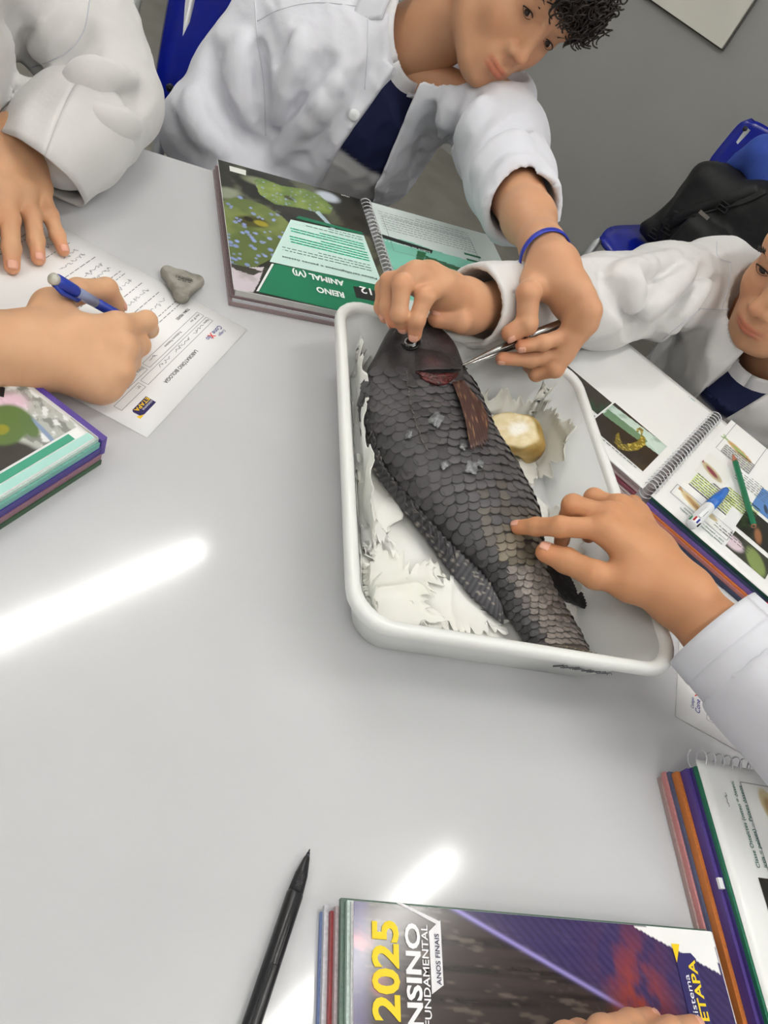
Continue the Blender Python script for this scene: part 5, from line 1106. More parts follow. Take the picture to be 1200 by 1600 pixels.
def open_front(f, b, lat, face, pxT, pxB, wT, wB, neckp, nbv, neck_r, shirt_gap=.010, hw=.10):
    """carve the open front and the neck hole into a solid coat; returns the shirt surface that lies just inside"""
    pT, pB = hitpx(b, *pxT, 0.), hitpx(b, *pxB, 0.); ax_ = pT - pB; L = np.linalg.norm(ax_); ax_ = (ax_ / L).astype(np.float32); lat = (lat - ax_ * (lat @ ax_)); lat = unit(lat).astype(np.float32)
    p = f.pts(); q = p - pB.astype(np.float32); tau = (q @ ax_) / L; s0 = q @ lat; fro = q @ np.asarray(face, np.float32)
    sh = f.d + shirt_gap
    wv_ = wB + (wT - wB) * np.clip(tau, -.6, 1.15); front = fro > -.10
    rel = p - neckp.astype(np.float32); up_ = rel @ nbv.astype(np.float32); rn = np.sqrt(np.maximum((rel * rel).sum(-1) - up_ ** 2, 0))
    sh = np.maximum(sh, np.abs(s0) - hw); sh = np.maximum(sh, -(fro + .13)); sh = np.maximum(sh, fro - .06); sh = np.maximum(sh, np.where(up_ > -.07, .067 - rn, -1))
    frn = unit(np.asarray(face) - nbv * (np.asarray(face) @ nbv)).astype(np.float32); tl = up_ + .27 * (rel @ frn); sh = np.maximum(sh, np.where(rn < .13, tl - .004, -1))
    dco = np.maximum(f.d, np.where(front, wv_ - np.abs(s0), -1)); dco = np.maximum(dco, np.where(rn < .092, tl - .012, -1)); dco = np.maximum(dco, np.where(up_ > -.06, neck_r - rn, -1))
    g = Field(f.lo, f.lo + 3 * f.h, f.h); g.n = f.n; g.d = sh.astype(np.float32); f.d = dco.astype(np.float32); return g, pT, pB
def cuff_tube(p_in, p_out, r_in, r_out, m, parent, band=.022, flat=1.0):
    """a thin cloth tube with a turned hem at the open end"""
    ax_ = unit(p_out - p_in); e1 = unit(zz - ax_ * ax_[2]); e2 = np.cross(ax_, e1); L = np.linalg.norm(p_out - p_in); G = []; aa = np.radians(np.arange(0, 361, 6))
    for t_ in np.concatenate([np.linspace(0, 1 - band / L - .01, 12), [1 - band / L, 1 - band / L + .008], np.linspace(1 - band / L + .02, 1, 5)]):
        r = r_in + (r_out - r_in) * smooth(t_) + (.0007 if t_ > 1 - band / L else 0.) + .0012 * np.sin(aa * 4 + t_ * 5) * (1 - t_); G.append(p_in + ax_ * L * t_ + (e1 * (np.cos(aa) * r * flat)[:, None] + e2 * (np.sin(aa) * r)[:, None]))
    V, Fc = sheet_solid(np.array(G), .0020); return mk('cuff', V, Fc, m, parent)
def sleeve(f, pts, rs, k=.03): f.chain(pts, rs, k=k)
def hollow(f, pts, rs, th=.005): f.chain(pts, [r - th for r in rs], k=.0, mode='s')
def legs(parent, hip, face, m=m_trouser):
    lat = A(face[1], -face[0], 0); f = Field(hip - A(.65, .65, .62), hip + A(.65, .65, .22), .012)
    f.ell(hip, (.16, .16, .11), k=.02)
    feet = []
    for s_ in (-1, 1):
        kn = hip + face * .36 + lat * s_ * .09 - zz * .02; an = kn + face * .02 + lat * s_ * .01 - zz * (.75 + kn[2] - .085 - .0) ; an[2] = -.66
        f.cap(hip + lat * s_ * .085, kn, .082, .062, k=.03); f.cap(kn, an, .058, .042, k=.02); feet.append((an, s_))
    V, Q = f.mesh(1); mk('trousers', V, Q, m, parent)
    for an, s_ in feet:
        g = Field(an - A(.22, .22, .12), an + A(.22, .22, .08), .008); g.cap(A(an[0], an[1], -.705) - face * .03, A(an[0], an[1], -.712) + face * .14, .042, .036, k=0); V, Q = g.mesh(1); V[:, 2] = np.maximum(V[:, 2], -.7495); mk('shoe', V, Q, m_shoe, parent)

# ---------------------------------------------------------------- pupil with the tweezers (back of the table)
RC_ = np.array([[-0.554, 0.681, 0.48], [-0.717, -0.683, 0.141], [0.423, -0.266, 0.866]]); tC = A(-.2188, 1.2518, .299)
hipC = A(-.50, 1.27, -.20); faceC = A(.5, -.866, 0); NC = A(-.335, 1.262, .178); sR = P(440, 26, .10); sLc = P(765, 165, .145)
pC = thing('person', A(hipC[0], hipC[1], -.75), 'person in white coat leaning in and holding tweezers to the gill', 'person')
elR = P(318, 205, -.065); haR = A(-.40, 1.09, -.14); elL = P(797, 283, .130); wrL = P(862, 414, .170)
hd = dict(thumb=Z([(838, 442, .154), (826, 458, .154), (823, 506, .130), (797, 521, .116)]), index=Z([(910, 464, .173), (884, 524, .134), (848, 536, .121), (815, 541, .110)]), middle=Z([(920, 487, .166), (882, 552, .117), (830, 562, .098), (784, 560, .087)]),
          ring=Z([(915, 506, .154), (868, 577, .102), (838, 584, .084), (826, 572, .078)]), pinky=Z([(905, 520, .136), (872, 566, .097), (850, 570, .082), (845, 561, .079)]))
backD = unit(unit(A(0, 0, CAM_H) - P(905, 470, .17)) * .5 + unit(P(930, 480, .17) - P(860, 480, .15)) * .8)
V1, Q1, nl, tp = hand(hd, wrL, [(lerp(wrL, elL, .18), .0235), (lerp(wrL, elL, .5), .031), (lerp(wrL, elL, .95), .040)], backD, rw=(.0230, .0175), scale=1.10, ts=1.12)
V2, Q2, c2 = head_mesh(RC_, tC, NC + A(-.01, .01, -.03), .052, open_=.0038)
f = Field(hipC - A(.3, .3, .1), A(.05, 1.6, .25), .012); f.chain([hipC, A(-.46, 1.28, -.06), A(-.40, 1.28, .02), A(-.37, 1.28, .08)], [.10, .09, .075, .04], k=.05, flat=(faceC, .7)); f.cap(sR, sLc, .03, .03, k=.03); f.chain([sR, elR, haR], [.045, .038, .03], k=.02); f.chain([sLc, elL, lerp(elL, wrL, .3)], [.045, .038, .034], k=.02); V3, Q3 = f.mesh(1)
V, Q, C = joinm([(V1, Q1, hcols(V1, tp, [v[1] for v in hd.values()])), (V2, Q2, c2), (V3, Q3, np.ones((len(V3), 3)))]); bd = mk('body', V, Q, m_skin, pC, colors=C)
for v, q in nl: mk('finger_nail', v, q, m_nail, bd)
eyes(RC_, tC, pC, (.10, .93, -.35))
curly_hair(RC_, tC, pC, 3, 950, keep=lambda p: p[2] > .034 + (p[1] - .07) * .62 and p[2] > -.03, len_=(.022, .046), rad=(.004, .008), hz=.036, thick=.018)
rr = np.random.default_rng(9); mb = MB()                              # fringe that falls over the forehead
for k in range(420):
    x = rr.uniform(-.070, .070); p = A(x, .086 - 6 * x * x + rr.normal(0, .006), .050 + abs(rr.normal(0, .022))); dr_ = unit(A(rr.normal(0, .35), .75, -.25 + rr.normal(0, .3))); L = rr.uniform(.010, .032); rh = rr.uniform(.0045, .009); tn_ = rr.uniform(1.2, 2.4); u_ = unit(np.cross(dr_, A(1, .2, .1))); v_ = np.cross(dr_, u_); ph = rr.uniform(0, 6.28)
    mb.tube([RC_ @ (p + dr_ * L * s_ + A(0, 0, -.014) * s_ * s_ + rh * min(1, .3 + s_) * (u_ * math.cos(ph + s_ * tn_ * 6.28) + v_ * math.sin(ph + s_ * tn_ * 6.28))) + tC for s_ in np.linspace(0, 1, 26)], np.linspace(.0022, .0009, 26), 5)
mb.make('fringe', m_hair, pC)
# coat over the shirt
latC = unit(sR - sLc); upC = unit(NC - hipC); nbv = unit(tC - zz * .03 - NC)
f = Field(hipC - A(.34, .36, .16), A(.10, 1.62, .25), .0042)
f.chain([hipC - zz * .02, A(-.465, 1.262, -.06), A(-.385, 1.250, .05), NC - zz * .06 + faceC * .005], [.160, .155, .150, .080], k=.06, flat=(faceC, .74)); f.cap(sR, sLc, .060, .058, k=.06)
sleeve(f, [sR, lerp(sR, elR, .5), elR, haR], [.060, .062, .060, .050], .03); sleeve(f, [sLc, lerp(sLc, elL, .5), elL, lerp(elL, wrL, .34)], [.062, .064, .058, .050], .03)
for t_, r_ in ((.20, .0545), (.285, .0530), (.34, .0515)): f.chain([lerp(elL, wrL, t_ - .02), lerp(elL, wrL, t_ + .03)], [r_, r_], k=.004)
folds(f, .005, 22., 5, sR - elR, .4)
b_ = bvh_of(*f.mesh(0))
groove(f, b_, ([(398, 70), (405, 130), (414, 215)], .012), ([(512, 95), (470, 150), (422, 232)], .014), ([(455, 60), (448, 90), (440, 120)], .007), ([(330, 70), (345, 140), (395, 225)], .010), ([(690, 165), (668, 230), (640, 305)], .014), ([(735, 150), (715, 190), (690, 225)], .010), ([(822, 190), (790, 205), (742, 250)], .010), ([(835, 250), (800, 262), (765, 290)], .008), ([(600, 60), (560, 150), (480, 250)], .007))
ridge(f, b_, ([(300, 150), (305, 195), (350, 240)], .014), ([(380, 60), (370, 120), (390, 190)], .014), ([(470, 60), (450, 120), (430, 190)], .009), ([(535, 110), (480, 190), (430, 250)], .012), ([(705, 150), (690, 210), (660, 290)], .010), ([(755, 160), (740, 190), (720, 215)], .010), ([(815, 220), (780, 235), (745, 275)], .012))
folds(f, .0025, 75., 8, None)
gS, pT, pB = open_front(f, b_, latC, faceC, (618, 150), (545, 285), .022, .036, NC, nbv, .064)
V, Q = gS.mesh(1); pn = hitpx(b_, 560, 255, 0.); wv = smooth(((V - pn) @ upC + .012) / .009)[:, None]; mk('shirt', V, Q, m_navy, pC, colors=wv * NAVY + (1 - wv) * SHW)
fr_ = unit(faceC - nbv * (faceC @ nbv)); lt_ = np.cross(nbv, fr_); G = np.zeros((48, 6, 3))
for i, a in enumerate(np.linspace(0, 2 * math.pi, 48, endpoint=False)):
    for j, h_ in enumerate(np.linspace(0, 1, 6)): G[i, j] = NC + nbv * (-.002 + .019 * h_ - .021 * math.cos(a)) + (fr_ * math.cos(a) + lt_ * math.sin(a)) * (.079 - .015 * h_ + .010 * math.cos(a))
V, Fc = sheet_solid(np.concatenate([G, G[:1]]), .003); mk('neckband', V, Fc, m_band, pC)
cutplane(f, lerp(elL, wrL, .385), wrL - elL, .075); f.chain([lerp(elL, wrL, .1), lerp(elL, wrL, .6)], [.042, .042], k=0, mode='s')
V, Q = f.mesh(1); coatC = mk('lab_coat', V, Q, m_coat, pC); bC = bvh_of(V, Q)
# collar, button, seams, pocket
G = np.zeros((60, 8, 3))
for i, a in enumerate(np.linspace(math.radians(40), math.radians(320), 60)):
    for j, h_ in enumerate(np.linspace(0, 1, 8)):
        fr_ = unit(faceC - nbv * (faceC @ nbv)); lt_ = np.cross(nbv, fr_); drop = max(0, math.cos(a)) * .050
        G[i, j] = NC + nbv * (-.016 + .044 * h_ - drop) + (fr_ * math.cos(a) + lt_ * math.sin(a)) * (.088 - .012 * h_ + .012 * math.cos(a))
V, Fc = sheet_solid(G, .004); mk('collar', V, Fc, m_coat, pC)
bp = hitpx(bC, 553, 180, .004)
if bp is not None:
    nb_ = unit(unit(A(0, 0, CAM_H) - bp) + faceC * .3); e1 = unit(np.cross(nb_, zz)); e2 = np.cross(nb_, e1); V, Fc = dome(bp, .0085, .0025, nb_, e1, e2, 4, 18); bt = mk('button', V, Fc, mat('button_white', (226, 228, 230), .3, .5), coatC)
    for sx, sy in ((-1, -1), (1, -1), (-1, 1), (1, 1)): MB().tube([bp + nb_ * .0018 + (e1 * sx + e2 * sy) * .0017, bp + nb_ * .0028 + (e1 * sx + e2 * sy) * .0017], .0006, 6).make('button_hole', m_seam, bt)
for pxs in ([(398, 2), (402, 60), (412, 130), (415, 212)], [(402, 33), (440, 14), (500, 4), (590, 14)], [(575, 20), (574, 80), (570, 140)]): seam('seam', bC, pxs, .0007, m_seam, coatC)
seam('pocket_edge', bC, [(650, 306), (658, 316), (668, 312), (690, 272), (702, 268), (704, 285)], .0016, m_coat, coatC)
legs(pC, hipC, faceC)
# wristband: a thing of its own worn on the wrist
wb = lerp(wrL, elL, .10); wd = unit(elL - wrL); e1 = unit(np.cross(wd, zz)); e2 = np.cross(wd, e1)
o = thing('wristband', wb, 'blue rubber wristband above the hand holding tweezers', 'bracelet'); G = np.zeros((48, 8, 3))
for i, a in enumerate(np.linspace(0, 2 * math.pi, 48, endpoint=False)):
    for j, b in enumerate(np.linspace(0, 2 * math.pi, 8, endpoint=False)):
        G[i, j] = wb + (e1 * math.cos(a) + e2 * math.sin(a)) * (.0300 + .0012 * math.cos(b)) + wd * (.0056 * math.sin(b) + .010 * math.cos(a + .6)) - zz * .003
MB().grid(G, True, True).make('band', mat('wristband_blue', (28, 46, 170), .4, .5, c2=(24, 40, 158), nscale=30), o)
mb = MB()
for a in np.linspace(.6, 2.2, 10):
    c = wb + (e1 * math.cos(a) + e2 * math.sin(a)) * .0313 + wd * (.010 * math.cos(a + .6)) - zz * .003; t_ = -e1 * math.sin(a) + e2 * math.cos(a); mb.box(c, (.0012, .0016, .0003), [t_, wd, np.cross(t_, wd)])
mb.make('white_lettering', inkm((226, 228, 236)), o, False)

# ---------------------------------------------------------------- pupil at the right
RR_ = np.array([[-0.79, -0.575, -0.211], [0.612, -0.763, -0.21], [-0.04, -0.295, 0.955]]); tR = A(.3354, 1.164, .2165); faceR = A(-.5, -.866, 0)
NR = A(.380, 1.197, .099); hipR = A(.50, 1.36, -.20); sRr = P(1112, 438, .095); sLr = A(.60, 1.12, .075)
pR = thing('person', A(hipR[0], hipR[1], -.75), 'person in white coat at right whose fingers hold the fish head', 'person')
elr = P(945, 472, .085); wrC = P(728, 479, .108)
hc = dict(thumb=Z([(736, 490, .104), (719, 501, .112), (683, 497, .106)]), index=Z([(692, 443, .144), (664, 464, .143), (651, 500, .125), (648, 523, .109)]), middle=Z([(668, 430, .146), (628, 444, .145), (624, 490, .124), (630, 509, .108)]), ring=Z([(648, 429, .150), (608, 440, .130), (606, 480, .112), (614, 502, .106)]), pinky=Z([(634, 434, .128), (599, 450, .117), (596, 480, .102), (602, 496, .100)]))
backC = unit(A(-.05, .35, .95))
V1, Q1, nl, tp = hand(hc, wrC, [(lerp(wrC, elr, .2), .024), (lerp(wrC, elr, .7), .034)], backC, scale=1.10, ts=1.18)
V2, Q2, c2 = head_mesh(RR_, tR, NR + A(.01, .01, -.03), .050, open_=.0046)
f = Field(hipR - A(.35, .35, .1), hipR + A(.3, .3, .36), .012); f.chain([hipR, lerp(hipR, NR, .4), lerp(hipR, NR, .6), lerp(hipR, NR, .75)], [.10, .09, .07, .04], k=.05, flat=(faceR, .7)); f.cap(sRr, sLr, .03, .03, k=.03); g_ = Field(np.minimum(sRr, wrC) - .12, np.maximum(sRr, elr) + .12, .008); g_.chain([lerp(sRr, sLr, .5), sRr, elr, lerp(elr, wrC, .6)], [.035, .035, .034, .028], k=.02); V5, Q5 = g_.mesh(1); V3, Q3 = f.mesh(1)
V, Q, C = joinm([(V1, Q1, hcols(V1, tp, [v[1] for v in hc.values()])), (V2, Q2, c2), (V3, Q3, np.ones((len(V3), 3))), (V5, Q5, np.ones((len(V5), 3)))]); bd = mk('body', V, Q, m_skin, pR, colors=C)
for v, q in nl: mk('finger_nail', v, q, m_nail, bd)
eyes(RR_, tR, pR, (.05, .95, -.25))
curly_hair(RR_, tR, pR, 6, 520, keep=lambda p: p[2] > .050 + (p[1] - .07) * .62 and p[2] > -.03, len_=(.015, .03), rad=(.004, .007), hz=.050, thick=.009)
upR = unit(NR - hipR); latR = unit(sRr - sLr); nbv = unit(tR - zz * .03 - NR); fr_ = unit(faceR - nbv * (faceR @ nbv)); lt_ = np.cross(nbv, fr_)
f = Field(A(-.11, .72, -.36), A(.86, 1.62, .19), .0042)
f.chain([hipR - zz * .02, lerp(hipR, NR, .5) + faceR * .02, lerp(hipR, NR, .8) + faceR * .03, NR - zz * .05 + faceR * .01], [.160, .158, .150, .082], k=.06, flat=(faceR, .80)); f.cap(sRr, sLr, .060, .060, k=.06)
cufC = lerp(wrC, elr, .03); sleeve(f, [sRr, lerp(sRr, elr, .5), elr, lerp(elr, wrC, .5), cufC], [.060, .060, .056, .050, .046], .03); sleeve(f, [sLr, sLr + A(.10, -.06, -.14), A(.62, .99, -.10)], [.064, .060, .055], .03)
folds(f, .004, 26., 15, sRr - elr, .5); b_ = bvh_of(*f.mesh(0))
groove(f, b_, ([(985, 470), (1003, 500), (1000, 535)], .014), ([(1110, 420), (1060, 470), (1015, 535)], .012), ([(1075, 405), (1030, 440), (985, 455)], .008), ([(1120, 440), (1090, 480), (1040, 530)], .008), ([(955, 415), (950, 445), (975, 480)], .008))
ridge(f, b_, ([(960, 430), (985, 440), (990, 480)], .010), ([(1080, 415), (1040, 455), (1010, 490)], .012), ([(1060, 400), (1010, 415), (970, 425)], .008), ([(1105, 445), (1065, 490), (1020, 540)], .009))
folds(f, .0025, 75., 18, None)
gS, pT, pB = open_front(f, b_, latR, faceR, (1185, 580), (1105, 640), .034, .026, NR, nbv, .070)
V, Q = gS.mesh(1); pn = hitpx(b_, 1100, 640, 0.); wv = smooth(((V - pn) @ upR + .006) / .009)[:, None]; mk('shirt', V, Q, m_navy, pR, colors=wv * NAVY + (1 - wv) * SHW)
G = np.zeros((44, 6, 3))
for i, a in enumerate(np.linspace(0, 2 * math.pi, 44, endpoint=False)):
    for j, h_ in enumerate(np.linspace(0, 1, 6)): G[i, j] = NR + nbv * (-.004 + .022 * h_ - .024 * math.cos(a)) + (fr_ * math.cos(a) + lt_ * math.sin(a)) * (.083 - .018 * h_ + .012 * math.cos(a))
V, Fc = sheet_solid(np.concatenate([G, G[:1]]), .003); mk('neckband', V, Fc, m_band, pR)
cutplane(f, cufC, wrC - elr, .08); f.chain([lerp(wrC, elr, -.2), lerp(wrC, elr, .25)], [.0385, .0395], k=0, mode='s')
V, Q = f.mesh(1); coatR = mk('lab_coat', V, Q, m_coat_b, pR); bR = bvh_of(V, Q)
G = np.zeros((60, 8, 3))
for i, a in enumerate(np.linspace(math.radians(42), math.radians(318), 60)):
    for j, h_ in enumerate(np.linspace(0, 1, 8)):
        drop = max(0, math.cos(a)) * .05; G[i, j] = NR + nbv * (-.020 + .042 * h_ - drop) + (fr_ * math.cos(a) + lt_ * math.sin(a)) * (.094 - .010 * h_ + .012 * math.cos(a))
V, Fc = sheet_solid(G, .004); mk('collar', V, Fc, m_coat_b, pR)
for pxs in ([(1120, 378), (1122, 402), (1142, 410)], [(1142, 410), (1138, 450), (1127, 484)], [(1092, 482), (1127, 484), (1150, 482)], [(1095, 482), (1060, 510), (1000, 560)]): seam('seam', bR, pxs, .0007, m_seam, coatR)
cr_ = [cufC + (unit(np.cross(elr - wrC, zz)) * math.cos(a) + np.cross(unit(elr - wrC), unit(np.cross(elr - wrC, zz))) * math.sin(a)) * .0405 + unit(elr - wrC) * .020 for a in np.linspace(0, 2 * math.pi, 30, endpoint=False)]
legs(pR, hipR, faceR)
chair('school_chair', A(hipR[0], hipR[1], 0) - faceR * .02, -120, 'blue plastic chair under the pupil at right', (.56, .80))

# ---------------------------------------------------------------- writing pupil at the left
faceL = A(1., 0, 0); hipL = A(-1.0, .66, -.20); sLl = P(95, -30, .13); sRl = A(-.70, .50, .13); NL = A(-.735, .72, .19); hdL = A(-.69, .715, .33)
pL = thing('person', A(hipL[0], hipL[1], -.75), 'person in white coat writing on the worksheet at left', 'person')
elA = P(166, 152, .060); wrA = P(28, 222, .050); wrB = P(28, 549, .038); elB = A(-.60, .38, .065)
ha = dict(index=Z([(-18, 304, .040), (-22, 342, .030), (-22, 385, .016), (-22, 412, .0085)]), middle=Z([(10, 303, .040), (15, 342, .030), (18, 388, .016), (19, 417, .0085)]), ring=Z([(36, 302, .038), (50, 336, .028), (56, 375, .015), (60, 404, .0085)]), pinky=Z([(62, 297, .034), (78, 336, .026), (90, 368, .014), (99, 391, .0085)]), thumb=Z([(-50, 270, .035), (-80, 310, .022), (-95, 350, .014), (-98, 372, .011)]))
V1, Q1, nl, tp = hand(ha, wrA, [(lerp(wrA, elA, .25), .025), (lerp(wrA, elA, .8), .034)], A(0, 0, 1), scale=1.14, rw=(.024, .019))
hb = dict(index=Z([(186, 510, .062), (229, 502, .054), (233, 514, .027), (229, 519, .013)]), middle=Z([(194, 545, .054), (218, 539, .038), (214, 540, .020), (204, 536, .012)]), ring=Z([(188, 580, .042), (203, 566, .026), (194, 560, .013), (180, 555, .012)]), pinky=Z([(166, 604, .030), (183, 590, .016), (174, 580, .011), (160, 572, .0105)]), thumb=Z([(80, 482, .050), (122, 455, .054), (166, 452, .048), (183, 478, .030)]))
backB = unit(np.cross(P(166, 604, .030) - P(186, 510, .062), wrB - P(186, 510, .062))); backB = backB if backB[2] > 0 else -backB
V4, Q4, nl2, tp2 = hand(hb, wrB, [(P(-60, 545, .045), .033), (lerp(P(-60, 545, .045), elB, .6), .040)], backB, scale=1.10, rw=(.0280, .0220), heel=(P(150, 590, .030), .018))
RL_ = np.array([unit(A(-.15, -1, 0)), unit(A(.95, -.14, -.3)), A(0, 0, 1)]).T; RL_[:, 2] = np.cross(RL_[:, 0], RL_[:, 1]); 
dlt = P(8, 2, .225) - (RL_ @ A(.0, .092, -.108)); tL = dlt
NL = tL + A(-.06, .0, -.16); V2, Q2, c2 = head_mesh(RL_, tL, NL, .050, h=.0035)
f = Field(hipL - A(.3, .35, .1), hipL + A(.5, .42, .5), .012); f.chain([hipL, lerp(hipL, NL, .5), lerp(hipL, NL, .85), NL], [.12, .115, .11, .055], k=.05, flat=(faceL, .7)); f.cap(sLl, sRl, .035, .035, k=.03); V3, Q3 = f.mesh(1); f = Field(A(-1.1, .25, -.05), A(-.35, 1.05, .25), .008); f.chain([lerp(sLl, sRl, .5), sLl, elA, lerp(elA, wrA, .6)], [.035, .035, .036, .030], k=.02); f.chain([lerp(sLl, sRl, .5), sRl, elB, lerp(elB, P(-60, 545, .045), .6)], [.035, .035, .036, .034], k=.02); V5, Q5 = f.mesh(1)
V, Q, C = joinm([(V1, Q1, hcols(V1, tp, [v[1] for v in ha.values()])), (V4, Q4, hcols(V4, [], [v[0] for v in hb.values()])), (V2, Q2, c2), (V3, Q3, np.ones((len(V3), 3))), (V5, Q5, np.ones((len(V5), 3)))]); bd = mk('body', V, Q, m_skin_b, pL, colors=C)
for v, q in nl + nl2[4:]: mk('finger_nail', v, q, m_nail, bd)
eyes(RL_, tL, pL, (.0, .9, -.4)); curly_hair(RL_, tL, pL, 16, 520, keep=lambda p: p[2] > .050 + (p[1] - .07) * .62 and p[2] > -.03, len_=(.015, .03), rad=(.004, .007), hz=.050, thick=.009)
f = Field(A(-1.26, .30, -.38), A(-.40, 1.10, .26), .0045); upL = unit(NL - hipL)
f.chain([hipL - zz * .02, lerp(hipL, NL, .5), lerp(hipL, NL, .85), NL - zz * .03], [.165, .160, .150, .085], k=.05, flat=(faceL, .78)); f.cap(sLl, sRl, .064, .064, k=.05)
cufA = P(72, 258, .056); sleeve(f, [sLl, lerp(sLl, elA, .5), elA, lerp(elA, cufA, .4), lerp(elA, cufA, .68)], [.064, .062, .058, .056, .050], .03)
cufB = A(-.55, .385, .062); sleeve(f, [sRl, A(-.66, .42, .08), cufB], [.066, .062, .056], .03)
folds(f, .004, 24., 25, sLl - elA, .5); b_ = bvh_of(*f.mesh(0))
groove(f, b_, ([(52, 106), (95, 92), (138, 60)], .016), ([(225, 152), (180, 140), (130, 135)], .012), ([(60, 190), (110, 205), (170, 235)], .010), ([(15, 20), (45, 60), (50, 105)], .012), ([(190, 180), (165, 185), (130, 170)], .008))
ridge(f, b_, ([(150, 175), (180, 190), (210, 195)], .008), ([(120, 125), (140, 120), (200, 120)], .012), ([(60, 80), (100, 60), (130, 20)], .012))
folds(f, .0025, 75., 28, None)
cutplane(f, cufB + A(.012, 0, 0), cufB - A(-.66, .42, .08), .09); f.chain([cufB + A(.1, 0, 0), cufB, A(-.64, .415, .075)], [.045, .045, .045], k=0, mode='s')
pz = f.pts(); tabm = (pz[..., 0] > -.64) & (pz[..., 2] < .12); f.d = np.where(tabm, np.maximum(f.d, .003 - pz[..., 2]), f.d)
V, Q = f.mesh(1); coatL = mk('lab_coat', V, Q, m_coat_b, pL); bL = bvh_of(V, Q)
ax_ = unit(cufA - elA); e1 = unit(zz - ax_ * ax_[2]); e2 = np.cross(ax_, e1); an_ = np.radians([0, 45, 90, 135, 180, 225, 260, 285, 315, 360])
ed = np.array([P(70, 243, .088), P(28, 215, .085), P(-15, 200, .060), P(-25, 225, .025), P(30, 275, .004), P(88, 307, .004), P(124, 324, .005), P(135, 318, .016), P(112, 280, .062), P(70, 243, .088)])
aa = np.radians(np.arange(0, 360, 6)); ed = np.stack([np.interp(aa, an_, ed[:, k]) for k in range(3)], 1)
for _ in range(2): ed = .5 * ed + .25 * (np.roll(ed, 1, 0) + np.roll(ed, -1, 0))
r0 = [lerp(elA, cufA, .45) + (e1 * math.cos(a) + e2 * math.sin(a)) * .0605 for a in aa]; r1 = [lerp(elA, cufA, .72) + (e1 * math.cos(a) + e2 * math.sin(a)) * .064 for a in aa]; r0, r1 = np.array(r0), np.array(r1)
G = []
for t_ in np.linspace(0, 1, 16):
    w0, w1, w2 = (1 - t_) ** 2, 2 * t_ * (1 - t_), t_ * t_; wob = .0020 * np.sin(aa * 5 + t_ * 4) * math.sin(math.pi * t_) + .0015 * np.sin(aa * 9 - t_ * 7) * math.sin(math.pi * t_); q = r0 * w0 + r1 * w1 + ed * w2; q = q + unit(A(0, 0, 1)) * wob[:, None]; q[:, 2] = np.maximum(q[:, 2], .003); G.append(q)
G = np.array(G); G = np.concatenate([G, G[:, :1]], 1); V, Fc = sheet_solid(G, .0022); mk('cuff', V, Fc, m_coat_b, pL)
for pxs in ([(50, 105), (100, 85), (130, 50), (140, 0)],): seam('seam', bL, pxs, .0007, m_seam, coatL)
legs(pL, hipL, faceL)
chair('school_chair', A(hipL[0], hipL[1], 0) + faceL * .02, 0, 'blue plastic chair under the writing pupil', (.56, .80))
# blue mechanical pencil in the writing hand
p0 = P(234, 520, .0015); p1 = P(80, 434, .088); d = unit(p1 - p0); L = np.linalg.norm(p1 - p0); s_ = unit(np.cross(d, zz)); n_ = np.cross(s_, d)
o = thing('mechanical_pencil', p0, 'translucent blue mechanical pencil held in the writing hand', 'pencil'); m_bl = mat('pencil_blue', (36, 62, 168), .2, .5, c2=(28, 50, 150), nscale=25); m_cl = mat('pencil_clear_grey', (150, 162, 192), .2, .5, c2=(126, 138, 176), nscale=40)
MB().tube(*lathe(p0, p1, ((.0, .0004), (.02, .0008), (.03, .0015), (.09, .0040))), 14).make('tip_cone', m_bl, o); MB().tube(*lathe(p0, p1, ((.09, .0042), (.3, .0047), (.66, .0047))), 14).make('grip', m_bl, o); MB().tube(*lathe(p0, p1, ((.60, .0048), (.70, .0050), (.80, .0050))), 14).make('barrel', m_cl, o)
MB().tube(*lathe(p0, p1, ((.78, .0051), (.80, .0056), (.90, .0060), (.955, .0060), (.96, .0050))), 14).make('cap', m_bl, o); MB().tube(*lathe(p0, p1, ((.955, .0050), (.99, .0052), (1.0, .0040))), 14).make('eraser_plug', mat('eraser_clear', (206, 206, 196), .35, .4, c2=(178, 176, 160), nscale=200), o)
q0 = lerp(p0, p1, .93) + (-s_ * .5 + n_ * .85) * .0065; q1 = lerp(p0, p1, .70) + (-s_ * .5 + n_ * .85) * .0095; side = -s_ * .6 - n_ * .2
pts = [lerp(p0, p1, .94) + unit(P(90, 470, .08) - P(110, 450, .08)) * .006, lerp(p0, p1, .85) + unit(P(90, 470, .08) - P(110, 450, .08)) * .0105, lerp(p0, p1, .72) + unit(P(90, 470, .08) - P(110, 450, .08)) * .0095]
MB().tube(pts, [.0020, .0022, .0020], 8).make('clip', m_bl, o); MB().tube([pts[2], lerp(p0, p1, .72) + unit(P(90, 470, .08) - P(110, 450, .08)) * .0050], .0016, 8).make('clip_foot', m_bl, o)

